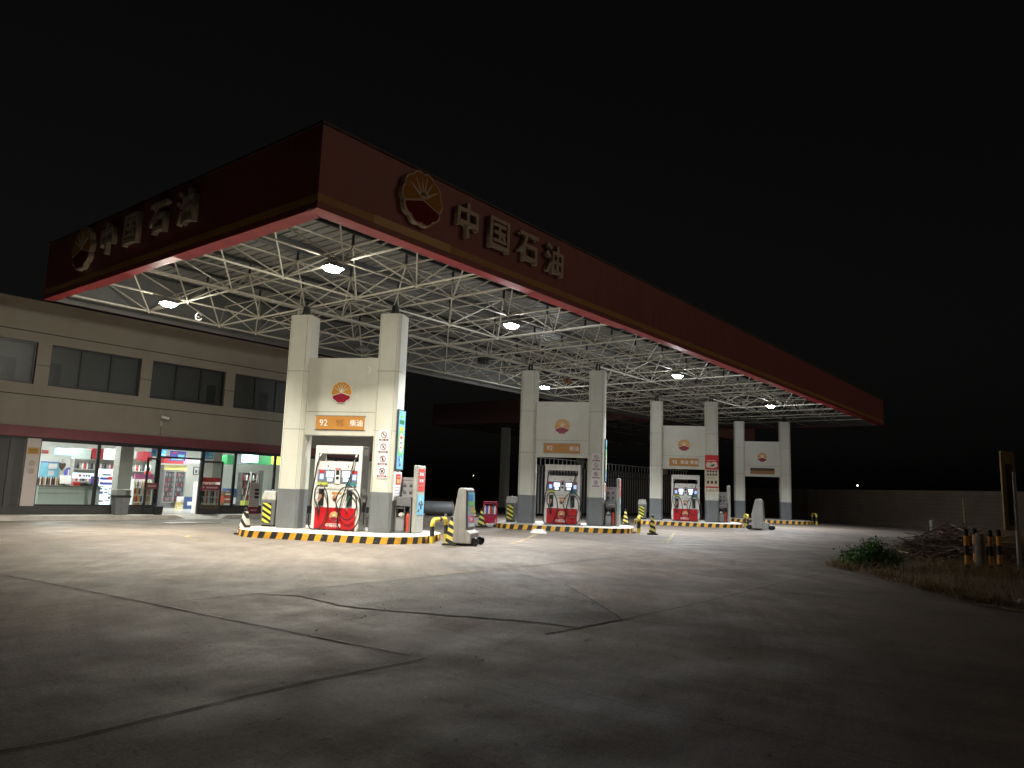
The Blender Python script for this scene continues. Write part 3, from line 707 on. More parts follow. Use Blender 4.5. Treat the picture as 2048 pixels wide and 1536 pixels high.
# tall notice on the third portal
t = thing("notice_board", "tall red and cream notice on the third portal's right column", "notice", iw(2, 3.25, -.004, 1.72), PHI)
mat("cream", (.66, .58, .44), .5, var=.06)
m = MB(); m.box(-.35, -.03, 0, .35, 0, 2.02); m.build("board", "cream", t, bevel=.006)
m = MB(); m.box(-.35, -.034, 1.25, .35, -.03, 2.02, 0); m.build("header_print", "notice_red", t); m = MB(); m.box(-.33, -.034, .28, .33, -.031, .36, 0); m.build("lower_band", "notice_red", t); m = MB()
m.prism([(-.27, 1.36), (.1, 1.33), (.3, 1.42), (.27, 1.62), (.12, 1.68), (-.05, 1.60), (-.2, 1.66), (-.3, 1.55)], lambda a, b, d: (a, d, b), -.037, -.034, 1)
m.prism([(-.1, 1.42), (.1, 1.42), (.16, 1.55), (0, 1.52)], lambda a, b, d: (a, d, b), -.039, -.037, 2)
m.build("photo_print", ["notice_red", "cream", "green_plastic"], t); m = MB()
bars(m, -.25, .28, 1.73, .05, -.034, 9, 1)
for r_ in range(2):
    for k in range(4): m.box(-.26 + .145 * k, -.034, 1.10 - .17 * r_, -.16 + .145 * k, -.031, 1.21 - .17 * r_, 3)
bars(m, -.28, .28, .85, .03, -.03, 14, 4); bars(m, -.24, .24, .78, .03, -.03, 12, 4)
for k in range(3): m.box(-.25 + .2 * k, -.034, .5, -.14 + .2 * k, -.031, .66, 3)
for k in range(4): m.box(-.29 + .16 * k, -.034, .09, -.19 + .16 * k, -.031, .2, 4)
m.build("lettering", ["notice_red", "cream", "green_plastic", "brown", "plastic_grey"], t)
m = MB(); m.box(-.15, -.006, -.32, .15, 0, -.06); m.build("hatch", "clad", t); m = MB(); m.box(-.157, -.004, -.327, .157, 0, -.053); m.build("hatch_edge", "clad_seam", t)

# =============================================================================== PUMPS
def make_pump():
    t = thing("fuel_pump", "x", "fuel pump", iw(0, 1.15, .01, HK), PHI, "red and white fuel pumps")
    Wd, D, H = 1.47, .55, 2.45
    for x0 in (0, Wd - .10):
        m = MB(); m.box(x0, 0, 0, x0 + .10, D, H - .235); o = m.build("upright", "white_gloss", t, bevel=.008)
    for x0, sg in ((-.004, -1), (Wd, 1)):
        m = MB(); m.box(x0, .06, .03, x0 + .004, D - .02, H - .02); o = m.build("side_panel", "steel", t)
        v = MB()
        for zz in (.35, .75, 1.05, 2.2):
            for a in range(5):
                for b in range(6): v.box(x0 + (.004 if sg > 0 else -.003), .14 + .06 * a, zz + .03 * b, x0 + (.007 if sg > 0 else 0), .17 + .06 * a, zz + .015 + .03 * b)
        v.build("vent", "white" , o)
    m = MB(); m.box(0, 0, H - .235, Wd, D, H); o = m.build("header", "white_gloss", t, bevel=.012)
    m = MB(); m.box(.10, .03, 1.24, Wd - .10, D - .03, 1.99); o = m.build("display_housing", "white_gloss", t, bevel=.008)
    q = MB(); q.box(.12, .012, 1.36, Wd - .12, .03, 1.745); q.build("display_panel", "screen_frame", o)
    for x0 in (.38, .88):
        q = MB(); q.box(x0, .004, 1.53, x0 + .24, .012, 1.70); q.build("screen", "screen_lit", o, bevel=.004)
        q = MB(); q.box(x0 + .04, .004, 1.41, x0 + .20, .012, 1.50); q.build("price_screen", "screen_lit", o, bevel=.004)
    for x0 in (.18, 1.20):
        q = MB(); q.box(x0, .004, 1.46, x0 + .12, .012, 1.62); q.build("side_screen", "screen_blue", o)
        q = MB(); q.box(x0 - .02, .004, 1.65, x0 + .14, .012, 1.72); q.build("side_sticker", "notice_red", o)
    q = MB(); q.box(.66, -.002, 1.34, .82, .012, 1.75); q.build("keypad", "white", o, bevel=.004)
    q = MB(); q.box(.69, -.008, 1.60, .79, -.002, 1.74); q.box(.695, -.008, 1.47, .785, -.002, 1.55); q.build("card_reader", "black", o); 
    q = MB(); q.box(.66, -.004, 1.76, .82, .03, 1.79); q.build("red_tab", "notice_red", o)
    q = MB(); q.box(.13, -.03, 1.30, .45, .012, 1.37); q.build("lime_tag", "lime", o); q = MB(); q.box(1.02, -.03, 1.30, 1.34, .012, 1.37); q.build("teal_tag", "teal", o)
    q = MB()
    for x in (.42, 1.05): q.lathe([(.022, 0), (.022, .012)], (x, .018, 1.85), 10, axis='y')
    q.build("lock", "steel_dark", o)
    m = MB(); m.box(.10, .0, .65, Wd - .10, D, 1.235); o = m.build("hose_panel", "white_gloss", t, bevel=.006)
    q = MB()
    for k in range(26): q.box(.12 + .047 * k, -.003, 1.15, .145 + .047 * k, 0, 1.175); q.box(.14 + .047 * k, -.003, 1.18, .165 + .047 * k, 0, 1.205)
    q.build("slot_row", "steel", o)
    q = MB(); q.box(.60, -.003, 1.03, .90, 0, 1.10); q.build("gold_label", "orange", o)
    q = MB(); q.prism([(.70 + .08 * math.cos(R(w)), .92 + .10 * math.sin(R(w))) for w in range(0, 360, 24)], lambda a, b, d: (a, d, b), -.004, 0); q.build("round_sticker", "copper", o)
    q = MB(); q.prism([(.70 + .055 * math.cos(R(w)), .88 + .05 * math.sin(R(w))) for w in range(0, 360, 24)], lambda a, b, d: (a, d, b), -.006, -.004); q.build("sticker_center", "brown", o)
    m = MB(); m.box(.10, -.008, .03, Wd - .10, D, .645); o = m.build("red_panel", "pump_red", t, bevel=.008)
    emblem(o, (.72, -.008, .40), .14, .008)
    text_obj("lettering", "中国石油", .12, .006, "logo_white", o, (.70, -.011, .15), bold=.002)
    m = MB(); m.box(.02, .02, 0, Wd - .02, D - .02, .03); m.build("plinth", "black", t)
    for hx, mt in ((.20, "copper"), (1.08, "green_plastic")):
        m = MB(); m.box(hx, -.05, .70, hx + .17, 0, 1.18); o = m.build("holster", "black", t, bevel=.02)
        n = MB(); n.tube([(hx + .085, -.09, 1.02), (hx + .07, -.10, .92), (hx + .06, -.10, .84)], [.035, .04, .03], 8); n.box(hx + .05, -.11, .92, hx + .12, -.05, 1.02); n.build("nozzle", mt, t, smooth=True)
        s = MB(); s.tube(catmull([(hx + .06, -.10, .86), (hx + .03, -.10, .76), (hx + .03, -.09, .66), (hx + .06, -.08, .58)]), .016, 7); s.build("spout", "steel", t, smooth=True)
        s = MB(); s.tube([(hx + .09, -.12, .98), (hx + .02, -.15, .88), (hx + .0, -.13, .74)], .010, 6); s.build("trigger_guard", "steel_dark", t)
    y = -.12
    L1 = [(.17, .02, 2.14), (.15, y, 1.95), (.09, y, 1.5), (.04, y, 1.1), (-.01, y, .6), (-.02, y, .25), (.03, y, .06), (.18, y, .02), (.38, y, .10), (.52, y, .38), (.57, y - .02, .68), (.53, y - .03, 1.0), (.43, y - .03, 1.22), (.29, y - .03, 1.30), (.16, y - .02, 1.2), (.12, y, 1.02), (.14, y, .86), (.20, y, .72), (.25, y + .02, .55), (.27, y + .02, .42), (.30, y, .55), (.285, -.10, .84)]
    L2 = [(1.30, .02, 2.14), (1.27, y, 1.95), (1.19, y, 1.58), (1.09, y, 1.28), (.98, y, .9), (.90, y, .5), (.88, y, .22), (1.0, y, .04), (1.2, y, .0), (1.42, y, .12), (1.56, y, .45), (1.56, y - .02, .8), (1.46, y - .03, 1.1), (1.26, y - .04, 1.29), (1.02, y - .04, 1.24), (.86, y - .03, 1.05), (.80, y - .02, .84), (.86, y, .64), (1.0, y, .40), (1.2, y, .32), (1.38, y - .02, .48), (1.45, y - .02, .76), (1.38, y - .04, 1.05), (1.24, y - .04, 1.16), (1.14, y - .02, 1.0), (1.13, -.10, .86)]
    for L in (L1, L2):
        m = MB(); m.tube(catmull(L, 6), .0185, 7); m.build("hose", "rubber", t, smooth=True)
    for x in (.17, 1.30):
        m = MB(); m.tube([(x, .03, 2.20), (x, -.02, 2.12)], .028, 8); m.build("swivel", "steel", t, smooth=True)
    m = MB(); m.tube([(1.27, y, 1.95), (1.235, y, 1.78)], .027, 8); m.tube([(1.22, y, 1.72), (1.20, y, 1.64)], .026, 8); m.build("breakaway", "steel", t, smooth=True)
    m = MB(); m.tube(catmull([(Wd + .03, .35, 1.15), (Wd + .10, .3, .95), (Wd + .06, .25, .6), (Wd + .08, .2, .2)]), .014, 6); m.box(Wd + .01, .22, .55, Wd + .08, .30, .82); m.build("side_hose", "rubber", t)
    return t
pump = make_pump(); pump["label"] = "nearest red and white pump, under the sign with a faded 95"
dup(pump, iw(1, 1.15, .01, HK), PHI, "red and white pump in the second portal, two black hose loops")
dup(pump, iw(2, 1.15, .01, HK), PHI, "farthest red and white pump, in the third portal")

# =============================================================================== ISLAND FURNITURE
def make_bin():
    t = thing("waste_bin", "x", "bin", iw(0, -.40, .50, HK), PHI, "grey waste bins on the islands")
    m = MB(); m.hexa([(-.21, -.21, .05), (.21, -.21, .05), (.21, .21, .05), (-.21, .21, .05)], [(-.235, -.235, .78), (.235, -.235, .78), (.235, .235, .78), (-.235, .235, .78)]); m.build("body", "bin_grey", t, bevel=.02)
    m = MB(); m.box(-.19, -.19, 0, .19, .19, .05); m.build("foot", "black", t)
    m = MB(); m.hexa([(-.24, -.24, .785), (.24, -.24, .785), (.24, .24, .785), (-.24, .24, .785)], [(-.19, -.19, 1.06), (.19, -.19, 1.06), (.19, .19, 1.06), (-.19, .19, 1.06)]); m.build("lid", "bin_lid", t, bevel=.025)
    m = MB(); m.tube([(0, 0, 1.05), (0, 0, 1.11)], .02, 8); m.build("knob", "bin_lid", t)
    m = MB(); m.add([(-.16, -.2275, .12), (.10, -.2275, .12), (.11, -.2405, .70), (-.17, -.2405, .70), (-.16, -.21, .12), (.10, -.21, .12), (.11, -.225, .70), (-.17, -.225, .70)], [(0, 1, 2, 3), (0, 4, 5, 1), (1, 5, 6, 2), (2, 6, 7, 3), (3, 7, 4, 0)]); m.build("hazard_label", "hazard", t)
    return t
b = make_bin(); b["label"] = "grey waste bin with hazard stripes beside the nearest portal"
dup(b, iw(1, -.34, .62, HK), PHI, "grey waste bin with hazard stripes beside the second portal")
dup(b, iw(2, -.40, .62, HK), PHI, "grey waste bin with hazard stripes left of the third portal")

def make_cabinet():
    t = thing("fire_cabinet", "x", "cabinet", iw(0, 3.61, .32, HK), PHI, "grey fire cabinets on the islands")
    m = MB(); w, d, h_ = .47, .40, 1.03
    m.box(0, 0, 0, .03, d, h_); m.box(w - .03, 0, 0, w, d, h_); m.box(.03, d - .02, 0, w - .03, d, h_); m.box(.03, 0, 0, w - .03, d - .02, .04); m.box(.03, 0, h_ - .05, w - .03, d - .02, h_)
    m.box(.03, .0, h_ - .26, w - .03, .03, h_ - .05); m.box(.03, .02, .42, .27, d - .02, .44); m.box(.03, .02, .70, .27, d - .02, .72); m.box(.27, .01, .04, .285, d - .02, h_ - .26)
    m.build("carcass", "cab_grey", t, bevel=.004)
    m = MB(); m.box(.035, .004, .05, .265, .02, .41); m.build("drawer", "cab_inner", t, bevel=.004)
    m = MB(); m.box(.05, -.004, h_ - .17, w - .05, 0, h_ - .13); m.build("strip", "steel", t)
    m = MB(); m.box(.0, d - .03, h_, w, d, 1.60); o = m.build("info_board", "cab_inner", t)
    mat("ink", (.05, .045, .05), .6, var=.1)
    q = MB(); bars(q, .06, .42, 1.52, .035, d - .03, 9)
    for a in (.08, .27):
        for zz in (1.14, 1.34): q.box(a, d - .032, zz - .03, a + .09, d - .03, zz + .05); bars(q, a, a + .11, zz + .075, .015, d - .03, 4)
    q.build("print", "ink", o)
    return t
cabn = make_cabinet(); cabn["label"] = "grey fire cabinet with extinguisher at the nearest portal's right foot"
dup(cabn, iw(1, 3.61, .32, HK), PHI, "grey fire cabinet with extinguisher at the second portal's right foot")
dup(cabn, iw(2, 3.61, .32, HK), PHI, "grey fire cabinet with extinguisher at the third portal's right foot")
def make_ext():
    t = thing("fire_extinguisher", "x", "extinguisher", iw(0, 3.61 + .36, .46, HK + .04), PHI, "extinguishers in the cabinets")
    m = MB(); m.lathe([(.07, 0), (.075, .02), (.075, .42), (.055, .49), (.025, .52), (.025, .55)], n=16); m.build("cylinder", "ext_red", t, smooth=True)
    m = MB(); m.box(-.02, -.06, .55, .02, .05, .58); m.tube([(0, -.05, .6), (0, .05, .62)], .01, 6); m.tube(catmull([(0, .05, .56), (-.06, -.04, .5), (-.07, -.06, .3), (-.05, -.07, .12)]), .011, 6); m.build("valve", "black", t)
    return t
e_ = make_ext(); e_["label"] = "red fire extinguisher in the nearest portal's cabinet"
dup(e_, iw(1, 3.97, .46, HK + .04), PHI, "red fire extinguisher in the second portal's cabinet"); dup(e_, iw(2, 3.97, .46, HK + .04), PHI, "red fire extinguisher in the third portal's cabinet")
def rag(nm, loc, label, s=1):
    m = MB(); n = 14; k = 7; vs = []; fs = []
    for i in range(k + 1):
        for j in range(n):
            w = 2 * math.pi * j / n; f = i / k; r = .095 * s * math.sin(math.pi * min(.98, .12 + f * .88)) ** .5 * (1 + .18 * math.sin(3 * w + i) + rnd.uniform(-.08, .08)); vs.append((r * math.cos(w), r * .8 * math.sin(w), .15 * s * f))
    for i in range(k):
        for j in range(n): fs.append((i * n + j, i * n + (j + 1) % n, (i + 1) * n + (j + 1) % n, (i + 1) * n + j))
    m.add(vs, fs + [tuple(range(n))[::-1], tuple(range(k * n, (k + 1) * n))]); return tag(m.build(nm, "cloth_white", None, loc, PHI, smooth=True), label, "cloth", "rolled cloths in the cabinets")
for i in (0, 1, 2):
    for zz, w in ((.44, "lower"), (.72, "upper")): rag("rolled_cloth", iw(i, 3.61 + .15, .48, HK + zz), "white rolled cloth on the %s shelf of the %s portal's cabinet" % (w, ORD[i]))

def make_slab():
    t = thing("price_pillar", "x", "sign", iw(0, 4.10, .36, HK), PHI, "price pillars at the island ends")
    m = MB(); m.box(0, 0, 0, .13, .72, 1.96); m.build("body", "plastic_grey" if False else "bin_lid", t, bevel=.03, seg=3)
    m = MB()
    for k in range(4): m.box(.13, .06, 1.78 - .19 * k, .137, .66, 1.95 - .19 * k - .01 if k else 1.86, 0)
    m.build("price_panels", "slab_red", t)
    m = MB()
    for k in range(3): bars(m, .12, .5, 0, 0, 0, 1) if False else None
    for k in range(2):
        for j in range(2): m.box(.137, .18 + .2 * j, 1.64 - .19 * k + .02, .139, .30 + .2 * j, 1.74 - .19 * k, 0)
    m.build("price_marks", "paper", t)
    m = MB(); m.box(.13, .06, .52, .14, .66, 1.10); m.build("poster", "poster_cyan", t)
    m = MB()
    for k in range(8):
        a, b = rnd.uniform(.1, .5), rnd.uniform(.54, .95); m.box(.14, a, b, .143, a + rnd.uniform(.05, .15), b + rnd.uniform(.04, .14), rnd.choice([0, 0, 1, 2]))
    m.build("poster_art", ["paper", "poster_blue", "brown"], t)
    return t
sl_ = make_slab(); sl_["label"] = "grey pillar with red price panels at the nearest island's end"
dup(sl_, iw(1, 4.10, .36, HK), PHI, "grey price pillar seen edge on at the second island's end"); dup(sl_, iw(2, 4.10, .36, HK), PHI, "grey price pillar seen edge on at the third island's end")

def make_bollard():
    m = MB(); y0, y1, h_, r = -.40, .95, .64, .18; P = []
    P += [(0, y0, z) for z in (0, .2, .201, .46, .461, h_ - r)]
    P += [(0, y0 + r - r * math.cos(R(a)), h_ - r + r * math.sin(R(a))) for a in range(15, 91, 15)]
    mid = (y0 + y1) / 2; P += [(0, mid - .14, h_), (0, mid - .139, h_), (0, mid + .139, h_), (0, mid + .14, h_)]
    P += [(0, y1 - r + r * math.sin(R(a)), h_ - r + r * math.cos(R(a))) for a in range(0, 91, 15)]
    P += [(0, y1, z) for z in (.461, .46, .201, .2, 0)]
    ms = []
    for a, b in zip(P, P[1:]):
        z = (a[2] + b[2]) / 2; yy = (a[1] + b[1]) / 2
        ms.append(1 if (.2 < z < .461 and (abs(yy - y0) < .01 or abs(yy - y1) < .01)) or (z > h_ - .01 and abs(yy - mid) < .14) else 0)
    m.tube(P, .062, 14, mats=ms); o = m.build("barrier_hoop", ["post_yellow", "kerb_black"], None, iw(0, 4.98, 0), PHI, smooth=True)
    return tag(o, "x", "bollard", "yellow and black barrier hoops at the island ends")
bo = make_bollard(); bo["label"] = "yellow and black hoop barrier at the nearest island's end"
for i in (1, 2, 3): dup(bo, iw(i, 5.02, 0), PHI, ["", "yellow and black hoop at the second island's end, beside a cone", "yellow and black hoop before the third island's end and grey ad barrier", "farthest yellow and black hoop, at the fourth island's end"][i])

def make_cone(matn):
    t = thing("traffic_cone", "x", "traffic cone", (0, 0, 0), PHI, "square traffic cones")
    m = MB(); m.box(-.21, -.21, 0, .21, .21, .05); m.build("foot", "rubber", t, bevel=.015)
    m = MB(); a, b = .145, .05; c = .03
    q = [(-a, -a), (a, -a), (a, a), (-a, a)]
    m.hexa([(x, y, .05) for x, y in q], [(x * b / a, y * b / a, .66) for x, y in q]); m.build("body", matn, t, bevel=.012)
    m = MB(); m.lathe([(.045, .66), (.05, .69), (.045, .75), (.02, .77)], n=12); m.build("tip", "black", t, smooth=True)
    return t
cy, cw = make_cone("cone_yellow"), make_cone("cone_white")
def place_cone(src, first, loc, label):
    if first: src.location = loc; src["label"] = label
    else: dup(src, loc, PHI, label)
p0 = ground(488, 1069); place_cone(cw, True, (p0.x, p0.y, 0), "white and black cone at the nearest island's left end")
p0 = ground(902, 1090); place_cone(cy, True, (p0.x, p0.y, 0), "yellow and black cone standing against the nearest grey ad barrier")
p0 = ground(963, 1054); place_cone(cy, False, (p0.x, p0.y, 0), "yellow and black cone behind the red shopping trolley")
p0 = ground(1305, 1069); place_cone(cy, False, (p0.x, p0.y, 0), "yellow and black cone beside the second island's hoop")
p0 = ground(1251, 1049); place_cone(cy, False, (p0.x, p0.y, 0), "yellow and black cone at the third island's left end")
p0 = ground(1514, 1058.5); place_cone(cy, False, (p0.x, p0.y, 0), "yellow cone in front of the far grey ad barrier")
p0 = ground(946, 1034); place_cone(cy, False, (p0.x, p0.y, 0), "distant small yellow cone in the dark beyond the trolley")

def make_ad():
    t = thing("advert_barrier", "x", "advert barrier", iw(0, 5.88, -.22), PHI, "grey wheeled advert barriers")
    prof = [(-.22, .06), (-.24, .16), (-.22, .42), (-.25, .72), (-.13, 1.50), (-.09, 1.55), (.06, 1.55), (.10, 1.50), (.14, .42), (.28, .34), (.28, .06)]
    m = MB(); m.prism(prof, lambda a, b, d: (a, d, b), -.44, .44); m.build("body", "plastic_grey", t, bevel=.025, seg=3)
    # poster on the sloping +u face
    def sl(z): return .10 + .04 * (1.50 - z) / 1.08
    def strip(mb, v0, v1, z0, z1, o0, o1, mi):
        b = [(sl(z0) + o0, v0, z0), (sl(z0) + o1, v0, z0), (sl(z0) + o1, v1, z0), (sl(z0) + o0, v1, z0)]; tt = [(sl(z1) + o0, v0, z1), (sl(z1) + o1, v0, z1), (sl(z1) + o1, v1, z1), (sl(z1) + o0, v1, z1)]; mb.hexa(b, tt, mi)
    m = MB(); strip(m, -.40, .40, .46, 1.46, .0, .022, 0); m.build("poster_frame", "steel_dark", t)
    m = MB(); strip(m, -.37, .37, .49, 1.43, .022, .025, 0); o = m.build("poster", "poster_cyan", t)
    m = MB(); strip(m, -.34, .2, 1.22, 1.38, .025, .028, 1); strip(m, -.3, .3, 1.08, 1.18, .025, .028, 3); strip(m, -.2, .36, .86, 1.04, .025, .028, 2); strip(m, -.35, -.05, .62, .84, .025, .028, 4); strip(m, .0, .3, .60, .80, .025, .028, 5); strip(m, -.3, .34, .50, .58, .025, .028, 0); strip(m, -.1, .12, .66, .74, .028, .03, 0)
    m.build("artwork", ["paper", "poster_blue", "poster_yellow", "poster_green", "poster_pink", "slab_red"], o)
    for u in (-.30, .36):
        for v in (-.36, .30):
            m = MB(); m.lathe([(.03, 0), (.105, 0), (.115, .015), (.115, .055), (.105, .07), (.03, .07)], (u, v, .116), 18, axis='y'); m.build("wheel", "rubber", t, smooth=True)
    m = MB(); m.box(-.32, -.3, .10, .38, -.26, .14); m.box(-.32, .26, .10, .38, .30, .14); m.build("axle", "steel_dark", t)
    return t
ad = make_ad(); ad["label"] = "grey wheeled ad barrier with a blue poster at the nearest island"
ad2 = dup(ad, iw(2, 5.45, -1.7), PHI - R(8), "grey wheeled ad barrier seen from behind, before the farthest portal")

ad2.scale = (1.55, 1, .97)
# red trolley left of the second island
p0 = ground(979, 1054)
t = thing("display_trolley", "red wheeled trolley loaded with small goods left of second island", "trolley", (p0.x, p0.y, 0), PHI + R(10))
m = MB(); 
for x in (-.27, .27):
    m.tube([(x, -.2, .12), (x, -.2, 1.02)], .018, 7); m.tube([(x, .2, .12), (x, .2, 1.02)], .018, 7); m.tube([(x, -.2, 1.02), (x, .2, 1.02)], .018, 7)
for y in (-.2, .2): m.tube([(-.27, y, 1.02), (.27, y, 1.02)], .02, 7)
m.box(-.27, -.2, .50, .27, .2, .53); m.build("frame", "cart_red", t)
m = MB(); m.hexa([(-.20, -.16, .16), (.20, -.16, .16), (.20, .16, .16), (-.20, .16, .16)], [(-.26, -.2, .46), (.26, -.2, .46), (.26, .2, .46), (-.26, .2, .46)]); m.build("basket", "cart_red", t, bevel=.015)
m = MB(); m.box(-.25, -.19, .93, .25, .19, .95); m.build("shelf", "cart_red", t)
for x in (-.2, .2):
    for y in (-.17, .17):
        m = MB(); m.lathe([(.05, -.015), (.055, 0), (.05, .015)], (x, y, .055), 12, axis='y'); m.tube([(x, y, .1), (x, y, .16)], .012, 6); m.build("wheel", "rubber", t)
bm_ = MB(); bm_.lathe([(.03, 0), (.032, .02), (.032, .17), (.015, .22), (.015, .25)], n=10)
bp = bm_.build("goods_bottle", "paper", None, smooth=True); bp.location = (0, 0, -50)
GOODS = []
def bottles(pts, rz, label, group, mats_, sc=1, nm="bottle"):
    for k, p in enumerate(pts):
        key = (nm, mats_[k % len(mats_)])
        me = next((g_[1] for g_ in GOODS if g_[0] == key), None)
        if me is None:
            me = bp.data.copy(); me.materials.clear(); me.materials.append(K(key[1])); me.name = nm; GOODS.append((key, me))
        o = bpy.data.objects.new(nm, me); COL.objects.link(o); o.location = p; o.rotation_euler = (0, 0, rz); o.scale = (sc, sc, sc); tag(o, label, "bottle", group)
rz = PHI + R(10)
def loc2(p, x, y, z): return (p.x + x * math.cos(rz) - y * math.sin(rz), p.y + x * math.sin(rz) + y * math.cos(rz), z)
bottles([loc2(p0, -.2 + .08 * (k % 6), -.12 + .11 * (k // 6), .531) for k in range(18)], rz, "small pale bottle standing in the red trolley", "bottles in the red trolley", ["paper", "violet", "paper", "notice_red", "screen_frame"], 1.35)

# lying tank beyond the islands
p0 = ground(868, 1031)
t = thing("storage_tank", "pale horizontal tank lying in the dark between the nearest two portals", "tank", (p0.x, p0.y, 0), R(-38))
m = MB(); m.lathe([(.3, -1.05), (.36, -1.0), (.38, -.9), (.38, .9), (.36, 1.0), (.3, 1.05)], (0, 0, .40), 24, axis='x'); m.build("shell", "tank_grey", t, smooth=True)
m = MB(); m.tube([(.95, .41 * math.cos(R(w)), .40 + .41 * math.sin(R(w))) for w in range(0, 361, 15)], .02, 6); m.build("end_ring", "plastic_grey", t)
for x in (-.6, .6):
    m = MB(); m.box(x - .06, -.3, 0, x + .06, .3, .12); m.build("cradle", "step_stone", t)
# pale ramp block at the second island
p0 = ground(1077, 1066); t = MB(); t.hexa([(-.30, -.22, 0), (.30, -.22, 0), (.30, .22, 0), (-.30, .22, 0)], [(-.2, .0, .13), (.2, .0, .13), (.2, .2, .13), (-.2, .2, .13)])
tag(t.build("ramp_block", "kerb_top", None, (p0.x, p0.y, 0), PHI, bevel=.015), "small pale concrete ramp block against the second island's kerb", "ramp")

# =============================================================================== SHOP BUILDING
YB = 28.56; BX0, BX1 = 2.0, 25.2; ZR = 7.48; YBK = 37.5; ZF = .15; ZC = 3.30
shop = thing("shop_building", "two storey beige station shop with lit ground floor windows", "building", (BX0, YB, 0))
def sb(mb, x0, y0, z0, x1, y1, z1, m=0): mb.box(x0 - BX0, y0 - YB, z0, x1 - BX0, y1 - YB, z1, m)
UW = [(2.4, 5.5), (5.93, 9.45), (9.89, 13.02), (13.44, 16.53), (16.96, 20.1), (20.5, 23.7)]
WZ0, WZ1 = 4.57, 6.03; T = .22
w = MB()
sb(w, BX0, YB, 3.13, BX1, YB + T, WZ0); sb(w, BX0, YB, WZ1, BX1, YB + T, ZR)
xp = BX0
for a, b in UW: sb(w, xp, YB, WZ0, a, YB + T, WZ1); xp = b
sb(w, xp, YB, WZ0, BX1, YB + T, WZ1)
sb(w, BX0, YB + T, 0, BX0 + T, YBK, ZR); sb(w, BX1 - T, YB + T, 0, BX1, YBK, ZR); sb(w, BX0 + T, YBK - T, 0, BX1 - T, YBK, ZR)
wall = w.build("wall", "facade", shop)
s = MB()
for z in (6.37, 4.19): sb(s, BX0, YB - .002, z - .018, BX1, YB, z + .018)
for a, b in zip(UW, UW[1:]): sb(s, a[1], YB - .002, 5.24, b[0], YB, 5.262)
s.build("seam", "facade_seam", wall)
r = MB(); sb(r, BX0 - .03, YB - .03, ZR - .07, BX1 + .03, YB - .002, ZR - .005); sb(r, BX0, YB + .3, ZR - .3, BX1, YBK, ZR - .15); r.build("roof", "facade", shop)
for a, b in UW:
    f = MB(); fw = .06; y0, y1 = YB + .10, YB + .16
    sb(f, a, y0, WZ0, b, y1, WZ0 + .08); sb(f, a, y0, WZ1 - fw, b, y1, WZ1); sb(f, a, y0, WZ0 + .08, a + fw, y1, WZ1 - fw); sb(f, b - fw, y0, WZ0 + .08, b, y1, WZ1 - fw)
    for k in (1, 2): xm = a + (b - a) * k / 3; sb(f, xm - .035, y0, WZ0 + .08, xm + .035, y1, WZ1 - fw)
    o = f.build("window", "dark_frame", shop)
    g_ = MB(); sb(g_, a + .03, YB + .13, WZ0 + .04, b - .03, YB + .14, WZ1 - .03); g_.build("pane", "upper_pane", o)
    c_ = MB(); k_ = UW.index((a, b)); gap = [(.0, .0), (.70, .86), (.02, .16), (.80, .93), (.45, .60), (.2, .3)][k_]
    for c0, c1, zl in ((0, gap[0], 0), (gap[0], gap[1], .62), (gap[1], 1, 0)):
        if c1 - c0 > .01: sb(c_, a + (b - a) * c0, YB + .34, WZ0 - .05 + (WZ1 - WZ0) * zl, b - (b - a) * (1 - c1), YB + .36, WZ1 + .05)
    c_.build("blind", "upper_blind", o)
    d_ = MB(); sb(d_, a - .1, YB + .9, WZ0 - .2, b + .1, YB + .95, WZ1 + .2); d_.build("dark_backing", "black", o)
m = MB(); sb(m, BX0, YB - .05, 2.77, BX1, YB + T, 3.13); m.build("sign_band", "maroon_band", shop)
m = MB(); sb(m, BX0, YB + .0, 2.70, BX1, YB + T, 2.77); m.build("lintel", "dark_frame", shop)
# plinth and pilasters
m = MB(); sb(m, BX0, YB, .0, 14.05, YB + T, .44); sb(m, 15.9, YB, .0, BX1, YB + T, .44); m.build("base_wall", "facade_base", shop)
m = MB(); sb(m, 9.48, YB - .04, .44, 9.90, YB + T, 2.72); m.build("pilaster", "pilaster", shop)
m = MB(); sb(m, 20.2, YB, .44, 20.6, YB + T, 2.70); sb(m, BX0, YB, .44, 5.2, YB + T, 2.70); m.build("pier", "facade", shop)
m = MB(); sb(m, 5.2, YB + .06, .44, 9.46, YB + .10, 2.70)
for k in range(36): sb(m, 5.22, YB + .045, .47 + .062 * k, 9.45, YB + .06, .505 + .062 * k)
sb(m, 9.0, YB + .02, .44, 9.18, YB + .045, 2.70); m.build("shutter", "shutter", shop)
def win(a, b, z0=.44, z1=2.70):
    f = MB(); y0, y1 = YB + .05, YB + .13; q = .055
    sb(f, a, y0, z0, b, y1, z0 + q); sb(f, a, y0, z1 - q, b, y1, z1); sb(f, a, y0, z0 + q, a + q, y1, z1 - q); sb(f, b - q, y0, z0 + q, b, y1, z1 - q)
    o = f.build("shop_window", "dark_frame", shop)
    g_ = MB(); sb(g_, a + q, YB + .085, z0 + q, b - q, YB + .093, z1 - q); g_.build("pane", "pane_glass", o)
win(9.90, 11.85); win(11.85, 14.05); win(15.90, 17.33); win(17.33, 19.27); win(19.27, 20.2); win(20.6, 22.6); win(22.6, 24.6)
f = MB(); y0, y1 = YB + .04, YB + .14
sb(f, 14.05, y0, ZF, 14.14, y1, 2.70); sb(f, 15.80, y0, ZF, 15.90, y1, 2.70); sb(f, 14.14, y0, 2.30, 15.80, y1, 2.37); sb(f, 14.14, y0, 2.64, 15.80, y1, 2.70)
